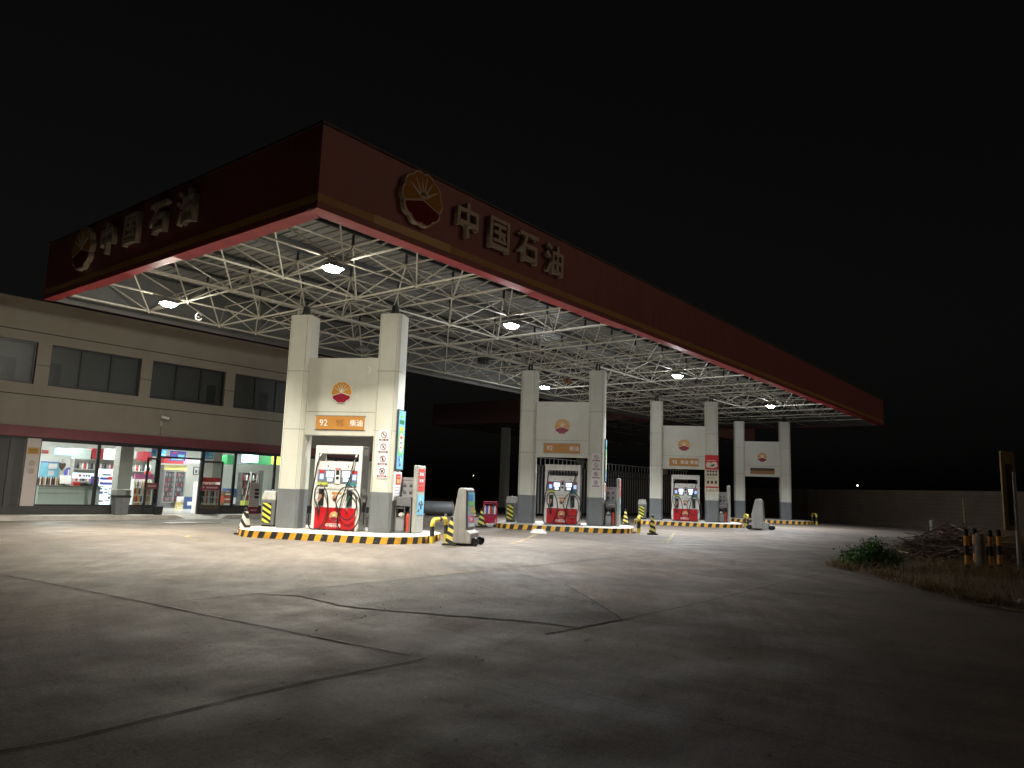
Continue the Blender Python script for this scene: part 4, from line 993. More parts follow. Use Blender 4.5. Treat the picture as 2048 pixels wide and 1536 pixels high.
o = f.build("door_frame", "dark_frame", shop); g_ = MB(); sb(g_, 14.14, YB + .085, 2.37, 15.80, YB + .093, 2.64); g_.build("transom_pane", "pane_glass", o)
def leaf(hx, ang, flip):
    """glazed door leaf hinged at hx, swung outward"""
    m = MB(); W_, z0, z1 = .86, ZF + .02, 2.28; q = .075
    m.box(0, -.025, z0, q, .025, z1); m.box(W_ - q, -.025, z0, W_, .025, z1); m.box(q, -.025, z0, W_ - q, .025, z0 + .20); m.box(q, -.025, z1 - q, W_ - q, .025, z1)
    o = m.build("door_leaf", "dark_frame", shop, (hx - BX0, .04, 0), ang)
    g_ = MB(); g_.box(q, -.004, z0 + .2, W_ - q, .004, z1 - q); g_.build("pane", "pane_glass", o)
    b_ = MB(); b_.box(q, -.012, 1.10, W_ - q, .012, 1.33); b_.build("door_band", "maroon", o)
    b_ = MB(); 
    for yy in (-.012, .013): bars(b_, .15, .72, 1.215, .07, yy, 8)
    b_.build("band_strokes", "pilaster", o)
    h_ = MB(); h_.tube([(W_ - .11, -.06, .9), (W_ - .11, -.06, 1.05)], .014, 7); h_.tube([(W_ - .11, .06, .9), (W_ - .11, .06, 1.05)], .014, 7); h_.box(W_ - .12, -.06, .97, W_ - .1, .06, .99); h_.build("handle", "steel", o)
leaf(14.14, R(180 + 33), False); leaf(15.80, R(-26), True)
# room
m = MB(); sb(m, BX0 + T, YB + T, .0, BX1 - T, YBK - T, ZF); sb(m, 14.14, YB - .02, .0, 15.8, YB + T, ZF - .003); m.build("floor", "room_floor", shop)
m = MB(); sb(m, BX0 + T, YB + T + .01, ZC, BX1 - T, YBK - T, ZC + .05); m.build("ceiling", "room_ceiling", shop)
m = MB(); sb(m, BX0 + T, 36.0, ZF, BX1 - T, 36.1, ZC); sb(m, 9.2, YB + T, ZF, 9.3, 36.0, ZC); m.build("inner_wall", "room_wall", shop)
m = MB(); sb(m, 13.05, 29.6, ZF, 13.55, 30.1, ZC); m.build("pillar", "pillar_grey", shop)
m = MB(); sb(m, 16.95, 30.4, ZF, 17.35, 30.8, ZC); sb(m, 17.35, 30.4, ZF, 17.75, 30.8, ZC, 1); m.build("pillar", ["white", "pillar_grey"], shop)
for x, y in ((11.2, 30.6), (11.2, 33.2), (14.9, 30.3), (14.9, 33.2), (18.6, 30.6), (18.6, 33.2), (22, 31.5)):
    m = MB(); sb(m, x - .6, y - .09, ZC - .03, x + .6, y + .09, ZC - .002); o = m.build("ceiling_light", "tube_light", shop)
    ld = bpy.data.lights.new("ceiling_light_beam", 'AREA'); ld.shape = 'RECTANGLE'; ld.size = 1.2; ld.size_y = .18; ld.energy = 140; ld.color = (.97, 1, .96) if x < 17 else (.90, 1, .93)
    lo = bpy.data.objects.new("ceiling_light_beam", ld); COL.objects.link(lo); lo.parent = o; lo.location = (x - BX0, y - YB, ZC - .04)
# coloured bulkheads inside
def bulk(px0, px1, pyt, pyb, Y, matn, dep=.5, zc=None):
    a, b = at(px0, pyb, Y), at(px1, pyb, Y); zt = at((px0 + px1) / 2, pyt, Y).z; zb = (a.z + b.z) / 2
    m = MB(); sb(m, a.x, Y, zb, b.x, Y + dep, min(zt, ZC - .001)); return m.build("bulkhead", matn, shop)
bulk(148, 181, 897, 918, 31.0, "counter_grey"); bulk(184, 206, 897, 918, 31.003, "shop_red"); bulk(206, 262, 899, 920, 33.5, "room_wall"); bulk(283, 304, 903, 922, 32.0, "shop_red")
bulk(328, 367, 912, 927, 34.0, "shop_red"); bulk(367, 380, 917, 927, 34.003, "poster_pink"); bulk(380, 405, 919, 927, 34.006, "cab_inner")
bulk(454, 470, 910, 929, 32.5, "shop_green"); bulk(470, 495, 910, 929, 32.503, "cab_inner"); bulk(495, 542, 908, 929, 32.506, "shop_green"); bulk(542, 560, 908, 929, 32.509, "lime")

# step in front
m = MB()
def stepseg(x0, x1, cut0, cut1):
    m.hexa([(x0, 27.55, 0), (x1, 27.55, 0), (x1, YB, 0), (x0, YB, 0)], [(x0 + cut0, 27.55 + .02, ZF), (x1 - cut1, 27.55 + .02, ZF), (x1 - cut1, YB, ZF), (x0 + cut0, YB, ZF)])
stepseg(BX0, 14.85, 0, .45); stepseg(16.15, BX1, .45, 0)
m.hexa([(14.4, 27.45, 0), (16.6, 27.45, 0), (16.6, YB, 0), (14.4, YB, 0)], [(14.41, 27.46, .004), (16.59, 27.46, .004), (16.59, YB - .05, ZF - .005), (14.41, YB - .05, ZF - .005)])
struct(m.build("pavement", "step_stone", None))
m = MB(); m.box(-.95, -.3, 0, .95, .3, .02); p0 = ground(384, 1046); tag(m.build("door_mat", "steel", None, (p0.x, p0.y, .004), R(2), bevel=.01), "pale flat metal plate on the ground before the shop door", "plate")

# --------------------------------------------------- things at the shop front
p0 = ground(239, 1029, ZF)
t = thing("litter_bin", "grey swing top bin with black liner on the step before the window", "bin", (12.62, 28.22, ZF))
m = MB(); m.hexa([(-.22, -.18, 0), (.22, -.18, 0), (.22, .18, 0), (-.22, .18, 0)], [(-.27, -.22, .70), (.27, -.22, .70), (.27, .22, .70), (-.27, .22, .70)]); m.build("body", "bin_grey", t, bevel=.03)
m = MB(); m.box(-.285, -.235, .62, .285, .235, .705); m.build("liner", "black", t, bevel=.03)
m = MB()
for x in (-.25, .25): m.box(x - .02, -.2, .70, x + .02, .2, .90)
m.box(-.25, -.2, .88, .25, .2, .92); m.build("hood", "plastic_grey", t, bevel=.02)
t = thing("dust_pan_bin", "small black bucket on the step by the left door leaf", "bucket", (13.95, 28.05, ZF))
m = MB(); m.lathe([(.15, 0), (.19, .30), (.2, .32), (.17, .32)], n=16); m.build("bucket", "black", t, smooth=True); m = MB(); m.tube([(.19 * math.cos(R(a)), 0, .31 + .14 * math.sin(R(a))) for a in range(0, 181, 15)], .01, 5); m.build("handle", "steel_dark", t)
t = thing("price_stand", "beige standing price board with maroon foot right of the doors", "sign", (18.05, 28.15, ZF))
m = MB(); m.box(-.24, -.02, .30, .24, .02, 1.32); o = m.build("board", "pilaster", t, bevel=.008)
q = MB()
for k in range(6): q.box(-.24, -.022, .42 + .15 * k, .24, -.02, .43 + .15 * k, 0)
for k in range(3): q.box(.0, -.026, .66 + .15 * k, .20, -.022, .76 + .15 * k, 1)
q.build("price_rows", ["cab_grey", "black"], o)
m = MB(); m.box(-.24, -.025, 0.02, .24, .025, .30); o = m.build("foot_panel", "maroon", t); q = MB(); bars(q, -.12, .16, .17, .07, -.025, 4); q.build("strokes", "pilaster", o)
m = MB(); m.box(-.26, -.18, 0, .26, .18, .02); m.build("foot", "steel", t)
t = thing("security_camera", "small white security camera on the shop wall above the door", "camera", (14.02, YB, 3.80))
m = MB(); m.box(-.08, -.03, -.28, .02, 0, -.05); m.tube([(-.03, -.02, -.1), (-.03, -.18, .02)], .02, 7); m.build("bracket", "pilaster", t)
m = MB(); m.tube([(-.14, -.2, .07), (.16, -.22, .03)], .055, 10); m.build("body", "white", t, smooth=True); m = MB(); m.tube([(.16, -.22, .03), (.2, -.222, .025)], .05, 10); m.build("lens", "black", t)
m = MB(); m.tube([(0, -.008, 0), (0, -.008, -.85)], .008, 5); m.build("cable", "facade_seam", t, (-.03, 0, -.25))
m = MB(); m.box(-.17, -.015, -.11, .17, 0, .11); o = m.build("yellow_plaque", "fascia_band", None, (9.69, YB - .04, 2.30)); tag(o, "yellow plaque high on the pale pilaster beside the shop window", "plaque")
q = MB(); bars(q, -.12, .12, .03, .04, -.015, 7); bars(q, -.12, .1, -.04, .03, -.015, 8); q.build("strokes", "brown", o)
mat("crest_tint", (.30, .24, .20), .5, var=.2)
m = MB(); m.prism([(.10 * math.cos(R(a)), .10 * math.sin(R(a)) + .13) for a in range(0, 360, 20)], lambda a, b, d: (a, -d, b), 0, .01); m.prism([(.10 * math.cos(R(a)), .10 * math.sin(R(a)) - .13) for a in range(0, 360, 20)], lambda a, b, d: (a, -d, b), 0, .01)
tag(m.build("round_badge", "crest_tint", None, (9.69, YB - .04, 1.75)), "faded double round badge on the pale pilaster below the yellow plaque", "badge")

# --------------------------------------------------- inside the shop
def span(px0, px1, py0, py1, Y):                     # world x range and z range of a pixel box on plane Y
    a, b = at(px0, (py0 + py1) / 2, Y), at(px1, (py0 + py1) / 2, Y); return a.x, b.x, at((px0 + px1) / 2, py1, Y).z, at((px0 + px1) / 2, py0, Y).z
t = thing("shop_counter", "pale grey-green cashier counter behind the left shop window", "counter", (10.4, 29.7, ZF))
m = MB(); m.box(0, 0, 0, 1.55, .6, .95); m.build("front_panel", "counter_grey", t, bevel=.008)
m = MB(); m.box(1.55, .14, 0, 2.15, .6, .95); m.build("side_panel", "counter_grey", t); m = MB(); m.box(-.06, -.06, .95, 2.21, .66, .99); m.build("top", "counter_top", t, bevel=.006)
m = MB(); m.box(-.02, -.02, .70, 1.57, -.001, .72); m.box(-.02, -.02, .86, 1.57, -.001, .875); m.build("trim", "steel", t)
ZT_ = ZF + .99
t = thing("cash_screen", "tilted cashier screen with pale display on the counter", "monitor", (11.35, 29.95, ZT_))
m = MB(); m.box(-.12, -.1, 0, .12, .12, .03); m.tube([(0, .05, .03), (0, .1, .2)], .03, 8); m.build("foot", "black", t)
m = MB(); m.hexa([(-.19, -.02, .06), (.19, -.02, .06), (.19, .02, .05), (-.19, .02, .05)], [(-.14, .17, .36), (.24, .17, .36), (.24, .21, .35), (-.14, .21, .35)]); m.build("panel", "paper", t)
t = thing("tablet_stand", "violet tablet leaning at the counter's right end", "tablet", (12.35, 29.95, ZT_))
m = MB(); m.hexa([(-.16, -.06, .02), (.14, -.06, .02), (.14, -.03, .01), (-.16, -.03, .01)], [(-.08, .12, .36), (.22, .12, .36), (.22, .15, .35), (-.08, .15, .35)]); m.build("panel", "violet", t); m = MB(); m.box(-.14, -.1, 0, .14, .14, .02); m.build("foot", "black", t)
m = MB(); m.box(-.14, -.1, 0, .14, .1, .12); m.box(-.1, -.06, .12, .1, .06, .135); tag(m.build("red_tray", "slab_red", None, (11.72, 29.95, ZT_), bevel=.01), "small red tray in the middle of the counter", "tray")
m = MB(); m.box(-.2, -.12, 0, .2, .12, .07); m.box(-.15, -.1, .07, .05, .08, .10); tag(m.build("card_terminal", "black", None, (12.02, 29.92, ZT_), bevel=.01), "black card terminal between the tray and violet tablet", "terminal")
bottles([(10.45 + .085 * k, 30.1 + .06 * (k % 2), ZT_) for k in range(12)], 0, "small bottle at the left end of the cashier counter", "bottles on the counter", ["rust", "brown", "maroon", "poster_yellow", "brown"], 1.15)
def board(px0, px1, py0, py1, Y, matn, name, label, cat, dep=.04, art=None, artm=None, group=None):
    x0, x1, z0, z1 = span(px0, px1, py0, py1, Y)
    t = thing(name, label, cat, (x0, Y, z0), 0, group); w_, h_ = x1 - x0, z1 - z0
    m = MB(); m.box(0, 0, 0, w_, dep, h_); m.build("panel", matn, t, bevel=.004)
    if art:
        q = MB()
        for (a, b, c, d, k) in art: q.box(a * w_, -.006 - .001 * k, b * h_, c * w_, 0, d * h_, k)
        q.build("print", artm, t)
    return t
board(146, 196, 946, 957, 30.6, "lightbox_white", "counter_banner", "white glowing banner with a red mark above the counter", "banner", .05, [(.22, .3, .32, .7, 0), (.4, .35, .47, .65, 1), (.5, .35, .57, .65, 1), (.6, .35, .68, .65, 1)], ["slab_red", "ink"])
x0, x1, z0, z1 = span(194, 229, 938, 1016, 31.0)
t = board(194, 229, 938, 1021, 31.0, "lightbox_white", "promo_display", "tall glowing white promotion board beside the counter", "display", .25,
      [(.2, .84, .7, .88, 1), (.1, .74, .55, .8, 2), (.55, .74, .8, .82, 0), (.12, .62, .9, .68, 2), (.12, .62, .22, .7, 0), (.1, .5, .3, .54, 1), (.4, .5, .6, .53, 1), (.1, .4, .35, .46, 2), (.42, .41, .6, .45, 1), (.66, .38, .86, .54, 1), (.69, .41, .83, .52, 4), (.66, .28, .86, .34, 1), (.15, .2, .4, .25, 3), (.5, .22, .75, .25, 3)], ["slab_red", "screen_frame", "violet", "plastic_grey", "lightbox_white"])
board(115, 148, 897, 910, 31.2, "lightbox_blue", "hanging_lightbox", "rounded blue lightbox hanging at the left shop window", "lightbox", .3, [(.1, .2, .35, .8, 0), (.45, .35, .9, .7, 0)], ["lightbox_white"])
board(491, 517, 903, 925, 31.0, "lightbox_cyan", "hanging_lightbox", "glaring cyan lightbox hanging before the green bulkhead", "lightbox", .3)
for a in ((303, 321, 895, 913, 30.2, "first blue hanging sign, left of the doors"), (321.5, 333, 894, 914, 31.6, "narrow blue hanging sign at the left door post"), (411, 427, 898, 918, 30.3, "blue hanging sign beside the white pillar"), (340, 372, 902, 922, 31.6, "violet blue round topped sign inside the doors")):
    board(*a[:5], "poster_blue" if a[0] < 340 or a[0] > 400 else "violet", "hanging_sign", a[5], "sign", .03, [(.15, .75, .45, .86, 0), (.1, .1, .9, .35, 1), (.5, .4, .9, .65, 1), (.55, .15, .8, .28, 2)], ["slab_red", "poster_cyan", "paper"], "signs hung from the shop ceiling")
board(80, 118, 923, 954, 35.95, "poster_cyan", "notice_wall", "blue notice panel on the back wall behind the cashier", "notice", .03, [(.4, .5, .9, .9, 0), (.42, .53, .88, .87, 1), (.45, .1, .75, .4, 1), (.05, .1, .35, .9, 2), (.0, .93, 1, .99, 3)], ["screen_frame", "paper", "poster_cyan", "violet"])
board(84, 97, 900, 907, 35.94, "shop_red", "red_plate", "small red plate high on the back wall", "plate", .03)
x0, x1, z0, z1 = span(119, 130, 929, 941, 35.9)
m = MB(); m.prism([(0, 0), (.12, .18), (.14, .30), (.06, .34), (0, .30), (-.06, .34), (-.14, .30), (-.12, .18)], lambda a, b, d: (a, d, b), 0, .06); m.tube([(0, .03, .34), (0, .03, .5)], .008, 5); tag(m.build("pendant_ornament", "brown", None, ((x0 + x1) / 2, 35.9, z0)), "dark heart shaped ornament hanging on the back wall", "ornament")
x0, x1, z0, z1 = span(131, 143, 935, 956, 34.5)
m = MB(); R2 = (z1 - z0) / 2; m.prism([(R2 * .8 * math.cos(R(a)), R2 * math.sin(R(a)) + R2) for a in range(0, 360, 18)], lambda a, b, d: (a, d, b), 0, .04); m.box(-.03, -.004, R2 * .5, .03, 0, R2 * 1.6, 1); m.tube([(0, .02, R2 * 2), (0, .02, ZC - z0)], .006, 5, 1); tag(m.build("oval_sign", ["violet", "paper"], None, ((x0 + x1) / 2, 34.5, z0)), "dark violet oval sign hanging behind the cashier", "sign")
# shelf wall behind the counter
def shelf(name, label, x0, x1, y, z1, nsh, header=None, hm=None, dep=.4, frame="white", cat="shelf", goods=None, glabel=None, ggroup=None):
    t = thing(name, label, cat, (x0, y, ZF)); w_ = x1 - x0; h_ = z1 - ZF
    m = MB(); m.box(0, 0, 0, .03, dep, h_); m.box(w_ - .03, 0, 0, w_, dep, h_); m.box(.03, dep - .02, 0, w_ - .03, dep, h_); m.build("frame", frame, t)
    hs_ = []
    for k in range(nsh):
        z = .08 + (h_ - .15) * k / nsh; m = MB(); m.box(.03, .01, z, w_ - .03, dep - .02, z + .03); m.build("board", frame, t); hs_.append(ZF + z + .03)
    if header: m = MB(); m.box(0, -.02, h_, w_, .05, h_ + header); m.build("header", hm, t)
    if goods:
        P = []
        for z in hs_:
            n = max(2, int(w_ / .095)); P += [(x0 + .07 + (w_ - .14) * (k + .5) / n, y + .09, z) for k in range(n)]
        bottles(P, 0, glabel, ggroup, goods, 1.1)
    return t
shelf("wall_shelf", "grey shelf wall with white packs behind the cashier counter", 13.2, 16.4, 34.2, 2.35, 4, .35, "cab_inner", frame="pillar_grey", goods=["paper", "notice_red", "paper", "cab_grey", "black", "plastic_grey"], glabel="small pack on the grey shelf wall behind the cashier", ggroup="packs on the shelf wall")
shelf("goods_shelf", "white goods shelf with a pink header left of the doors", 14.0, 14.75, 30.3, 1.45, 4, .22, "poster_pink", goods=["poster_yellow", "orange", "notice_red", "lime", "violet", "paper"], glabel="bright pack on the pink headed shelf by the doors", ggroup="packs on the pink headed shelf")
shelf("bottle_shelf", "white bottle shelf with a red header inside the right door leaf", 16.22, 17.25, 29.4, 1.42, 4, .2, "slab_red", goods=["paper", "screen_frame", "brown", "paper", "slab_red"], glabel="small bottle on the red headed white shelf", ggroup="bottles on the white shelf")
# drinks fridge
t = thing("drinks_fridge", "two door glass drinks fridge facing the shop entrance", "fridge", (at(324, 1000, 34.1).x, 34.1, ZF)); t.scale = (.72, 1, .95)
m = MB(); m.box(0, .1, 0, 1.5, .7, 2.1); m.build("body", "cab_grey", t, bevel=.01)
m = MB(); m.box(0, .06, 1.85, 1.5, .1, 2.1); m.build("header", "poster_yellow", t); m = MB(); m.box(1.33, .05, 1.82, 1.41, .06, 1.9); m.build("indicator", "led_red", t)
for k in range(2):
    x = .05 + .70 * k; m = MB(); m.box(x, .05, .25, x + .05, .1, 1.82); m.box(x + .64, .05, .25, x + .69, .1, 1.82); m.box(x + .05, .05, .25, x + .64, .1, .30); m.box(x + .05, .05, 1.77, x + .64, .1, 1.82); o = m.build("door", "steel", t)
    q = MB(); q.box(x + .05, .085, .3, x + .64, .099, 1.77); q.build("pane", "fridge_glass", o)
    q = MB()
    for r_ in range(6):
        for c in range(7): q.box(x + .07 + .08 * c, .072, .36 + .235 * r_, x + .125 + .08 * c, .085, .36 + .235 * r_ + rnd.uniform(.12, .18), rnd.randrange(4))
    q.build("drinks_row", ["maroon", "cab_grey", "brown", "screen_frame"], o)
board(387, 398, 934, 949, 35.94, "ink", "framed_picture", "framed picture on the back wall, nearer the fridge", "picture", .03, [(.1, .08, .9, .92, 0), (.3, .2, .7, .6, 1)], ["paper", "cab_grey"], "framed pictures on the back wall")
board(407, 417, 935, 949, 35.94, "teal", "framed_picture", "teal framed picture on the back wall, nearer the white pillar", "picture", .03, [(.1, .08, .9, .92, 0), (.3, .3, .7, .7, 1)], ["plastic_grey", "teal"], "framed pictures on the back wall")
board(290, 302, 930, 949, 31.5, "paper", "portrait_poster", "red and black poster beside the left door post", "poster", .02, [(.0, .0, 1, .35, 0), (.2, .35, .8, .75, 1), (.35, .7, .65, .92, 1)], ["notice_red", "black"])
def crate(px, Y, w_, d_, h_, matn, name, label, cat, z=ZF, group=None):
    p = at(px, 1000, Y); m = MB(); m.box(-w_ / 2, 0, 0, w_ / 2, d_, h_); m.box(-w_ / 2 + .02, -.004, h_ * .3, w_ / 2 - .02, 0, h_ * .6, 1); return tag(m.build(name, [matn, "paper"], None, (p.x, Y, z), bevel=.008), label, cat, group)
crate(369, 33.6, .42, .4, .30, "poster_yellow", "carton", "yellow carton on the floor right of the fridge", "carton"); crate(369, 33.6, .40, .36, .24, "paper", "carton", "white carton on top of the yellow one by the fridge", "carton", ZF + .30)
crate(380, 33.2, .28, .3, .55, "blue", "blue_tub", "blue tub between the cartons and white shelf", "tub"); crate(361, 32.9, .28, .2, .16, "poster_yellow", "floor_sign", "small yellow box on the floor before the fridge", "box")
for k in range(4): crate(457, 30.6, .42, .35, .22, ["ext_red", "rust", "ext_red", "rust"][k], "goods_carton", ["lowest red carton of the stack at the right window", "second carton from below in the right window stack", "third carton of the right window stack", "orange topmost carton of the right window stack"][k], "carton", ZF + .22 * k, "cartons stacked at the right window")
crate(466, 31.5, .7, .4, 1.0, "blue", "blue_crate", "blue crate stack behind the red cartons", "crate")
crate(503, 30.4, .62, .4, .48, "lime", "green_carton", "lime green carton on the floor behind the price board", "carton"); crate(513, 31.2, .35, .3, .3, "shop_green", "green_tub", "dark green tub right of the lime carton", "tub")
board(516, 525, 941, 1008, 35.5, "cab_inner", "inner_door", "grey inner door on the back wall under the green bulkhead", "door", .05)
t = thing("step_ladder", "white step ladder inside the rightmost visible window", "ladder", (19.1, 29.9, ZF)); m = MB()
for s in (-1, 1):
    m.tube([(s * .28, -.25, 0), (s * .16, .0, 1.75)], .028, 6); m.tube([(s * .28, .3, 0), (s * .16, .03, 1.75)], .02, 6)
for k in range(1, 6): f_ = k / 6; m.box(-.28 + .12 * f_, -.28 + .25 * f_, 1.75 * f_ - .015, .28 - .12 * f_, -.18 + .22 * f_, 1.75 * f_ + .015)
m.box(-.18, -.04, 1.73, .18, .08, 1.78); m.build("ladder_body", "white", t)
shelf("dark_rack", "dark goods rack behind the step ladder", 19.2, 20.1, 31.0, 1.9, 5, frame="steel_dark", goods=["notice_red", "cab_grey", "paper", "brown"], glabel="small pack on the dark rack behind the ladder", ggroup="packs on the dark rack")

# =============================================================================== BEYOND THE STATION
# boundary wall
bw = thing("boundary_wall", "long low block wall in the dark beyond the farthest portal", "wall", (0, 0, 0))
WP = [(45.0, .5), (48.9, 5.4), (58.5, 16.5), (66, 30), (74, 52), (80, 80)]
m = MB(); q = MB()
for (ax, ay), (bx_, by_) in zip(WP, WP[1:]):
    d = Vector((bx_ - ax, by_ - ay, 0)); L = d.length; d /= L; n_ = Vector((-d.y, d.x, 0)) * .12
    a, b = Vector((ax, ay, 0)), Vector((bx_, by_, 0))
    def seg(mb, z0, z1, off, mi=0):
        nn = n_ * off; mb.hexa([(*(a - nn).xy, z0), (*(b - nn).xy, z0), (*(b + nn).xy, z0), (*(a + nn).xy, z0)], [(*(a - nn).xy, z1), (*(b - nn).xy, z1), (*(b + nn).xy, z1), (*(a + nn).xy, z1)], mi)
    seg(m, 0, 2.28, 1)
    for k in range(9): seg(m, .1 + .24 * k, .105 + .24 * k + .006, 1.03, 1)
    seg(q, 2.28, 2.36, 1.3)
m.build("block_courses", ["brick_wall", "crack"], bw); q.build("coping", "brick_wall", bw)
# ribbed metal screen
rs = thing("ribbed_screen", "dark ribbed metal screen standing behind the second and third portals", "fence", (36.0, 27.2, 0))
m = MB(); n = 64; L = 22.0; vs = []
for k in range(n):
    for dx, dy in ((0, 0), (.17, 0), (.20, -.07), (.31, -.07)): vs.append((L * k / n + dx, dy))
nn = len(vs); m.add([(a, b, .15) for a, b in vs] + [(a, b, 3.05) for a, b in vs], [(i, i + 1, nn + i + 1, nn + i) for i in range(nn - 1)])
m.m = [0 if i % 4 == 2 else 1 for i in range(nn - 1)]  # valleys and flanks coloured near black as shade between the ribs
o = m.build("ribbed_sheet", ["rib_metal", "rib_gap_shade"], rs); sm = o.modifiers.new("thick", 'SOLIDIFY'); sm.thickness = .006
m = MB(); m.box(0, -.12, 3.05, L, .04, 3.13); m.box(0, -.1, 2.62, L, -.072, 2.70)
for k in range(12): m.box(L * k / 11 - .05, .01, 0, L * k / 11 + .05, .11, 3.05)
m.build("rails", "steel_dark", rs)
m = MB()
for k in range(46): m.box(L * (k + .25) / 46, -.07, 3.13, L * (k + .25) / 46 + .06, -.03, 3.55)
m.box(0, -.06, 3.55, L, -.03, 3.60); m.build("top_bars", "rib_metal", rs)
# second canopy
c2 = thing("rear_canopy", "dim second red canopy with steel frame in the dark behind", "canopy", (46.5, 26.8, 0))
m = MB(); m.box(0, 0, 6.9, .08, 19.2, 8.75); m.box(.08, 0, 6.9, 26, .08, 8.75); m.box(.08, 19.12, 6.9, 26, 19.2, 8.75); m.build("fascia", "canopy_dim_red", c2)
m = MB(); m.box(.08, .08, 8.45, 26, 19.12, 8.5); m.build("roof_deck", "gutter_dark", c2)
m = MB(); GX = [1.5 + 2.5 * k for k in range(10)]; GY = [1.5 + 2.7 * k for k in range(7)]
for x in GX: m.tube([(x, .1, 6.95), (x, 19.1, 6.95)], .04, 5)
for y in GY: m.tube([(.1, y, 6.95), (25.9, y, 6.95)], .04, 5)
for x in GX:
    for y in GY:
        for a in (-1.25, 1.25):
            for b in (-1.35, 1.35): m.tube([(x, y, 6.95), (x + a, y + b, 8.0)], .03, 4, caps=False)
for x in [.25 + 2.5 * k for k in range(10)]: m.tube([(x, .1, 8.0), (x, 19.1, 8.0)], .035, 5)
m.build("space_frame", "galv", c2)
for x, y in ((4, 5), (4, 14), (16, 5), (16, 14)):
    m = MB(); m.box(x - .3, y - .3, 0, x + .3, y + .3, 6.9); m.box(x - .4, y - .4, 0, x + .4, y + .4, .3); m.build("column", "clad", c2)
# distant lamps
for k, (px, py, dist, lab, s) in enumerate(((1010, 960, 110, "small warm distant lamp left of the second portal", .16), (1715, 971, 120, "tiny warm distant lamp above the boundary wall", .09), (947, 951, 120, "faint pale distant lamp above the red trolley", .05))):
    d = pxray(px, py).normalized(); p = Vector((0, 0, CAMH)) + d * dist
    t = thing("distant_lamp", lab, "street lamp", (p.x, p.y, 0), 0, "lamps far off in the dark")
    m = MB(); m.tube([(0, 0, 0), (0, 0, p.z - s)], .06, 6); m.build("post", "purlin_dark", t)
    m = MB(); m.lathe([(.02, -s), (s * .8, -s * .6), (s, 0), (s * .8, s * .6), (.02, s)], (0, 0, p.z), 12); m.build("globe", "far_glow", t, smooth=True)

# =============================================================================== VERGE ON THE RIGHT
vp = [ground(*q) for q in ((1662, 1128), (1672, 1137), (1700, 1142), (1730, 1150), (1800, 1168), (1880, 1192), (1960, 1212), (2048, 1226))]
edge = [(p.x, p.y) for p in vp]
poly = edge + [(15.5, -3.0), (30, -8), (46, -2), (43, 4.0), (33, 5.6), (26, 5.6)]
# finely sampled wavy soil sheet
def wav(L):
    out = []
    for i in range(len(L)):
        a, b = Vector(L[i]), Vector(L[(i + 1) % len(L)]); n = max(1, int((b - a).length / .15)) if i < len(edge) + 0 else 1
        for j in range(n): p = a.lerp(b, j / n); out.append((p.x + (rnd.uniform(-.07, .07) if i < len(edge) else 0), p.y + (rnd.uniform(-.07, .07) if i < len(edge) else 0)))
    return out
sp = wav(poly); m = MB(); m.add([(x, y, .012) for x, y in sp], [tuple(range(len(sp)))]); struct(m.build("soil", "soil"))
def inside(x, y):
    c = False; n = len(poly)
    for i in range(n):
        (x1, y1), (x2, y2) = poly[i], poly[(i + 1) % n]
        if (y1 > y) != (y2 > y) and x < (x2 - x1) * (y - y1) / (y2 - y1) + x1: c = not c
    return c
m = MB()
def blade(m, x, y, z, h_, w_, lean, a, mi):
    d = Vector((math.cos(a), math.sin(a), 0)); s = Vector((-d.y, d.x, 0)) * w_
    p0, p1, p2 = Vector((x, y, z)), Vector((x, y, z + h_ * .6)) + d * lean * .35, Vector((x, y, z + h_)) + d * lean
    m.add([p0 - s, p0 + s, p1 + s * .7, p1 - s * .7, p2], [(0, 1, 2, 3), (3, 2, 4)], mi)
cnt = 0
while cnt < 15000:
    x, y = rnd.uniform(14, 30), rnd.uniform(-3, 6)
    if not inside(x, y): continue
    dn = math.sin(x * 1.7 + 1) * math.sin(y * 2.1) + .5 * math.sin(x * 5 + y * 3)
    if rnd.random() > .62 + .35 * dn: continue
    f = rnd.random(); hgt = (.06 + .20 * rnd.random() ** 2) * (1 + .25 * dn)
    blade(m, x, y, .01, hgt, rnd.uniform(.003, .006), rnd.uniform(.05, .42), rnd.uniform(0, 6.28), 0 if f < .75 else 1); cnt += 1
for k in range(60):                                                  # uneven tufts, some spilling on to the yard
    i_ = rnd.randrange(1, len(edge) - 1); f_ = rnd.random(); ex = edge[i_][0] + (edge[i_ + 1][0] - edge[i_][0]) * f_; ey = edge[i_][1] + (edge[i_ + 1][1] - edge[i_][1]) * f_
    dx_ = rnd.uniform(-.1, 1.4); ex += dx_ * .8 + .25; ey += dx_ * .3 + .05; hh = rnd.uniform(.07, .26)
    for j in range(rnd.randint(15, 60)): blade(m, ex + rnd.gauss(0, .10), ey + rnd.gauss(0, .10), .01, hh * rnd.uniform(.5, 1.1), rnd.uniform(.003, .007), rnd.uniform(.08, .4), rnd.uniform(0, 6.28), rnd.choice([0, 0, 0, 1, 2]))
for k in range(1500):
    x, y = rnd.gauss(20.4, .8), rnd.gauss(2.4, .5); blade(m, x, y, .01, rnd.uniform(.1, .32), rnd.uniform(.003, .006), rnd.uniform(.05, .35), rnd.uniform(0, 6.28), rnd.choice([0, 0, 2]))
for k in range(2500):                                                # pale tall dry grass behind the heap
    x, y = rnd.gauss(27.5, 1.2), rnd.gauss(2.2, .7); blade(m, x, y, .01, rnd.uniform(.4, .95), .006, rnd.uniform(.05, .4), rnd.uniform(0, 6.28), 2)
mat("grass_straw", (.28, .20, .09), .9, var=.35, scale=4)
tag(m.build("dry_grass", ["grass_dry", "grass_green", "grass_straw"]), "dry brown grass covering the verge on the right", "grass", kind="stuff")
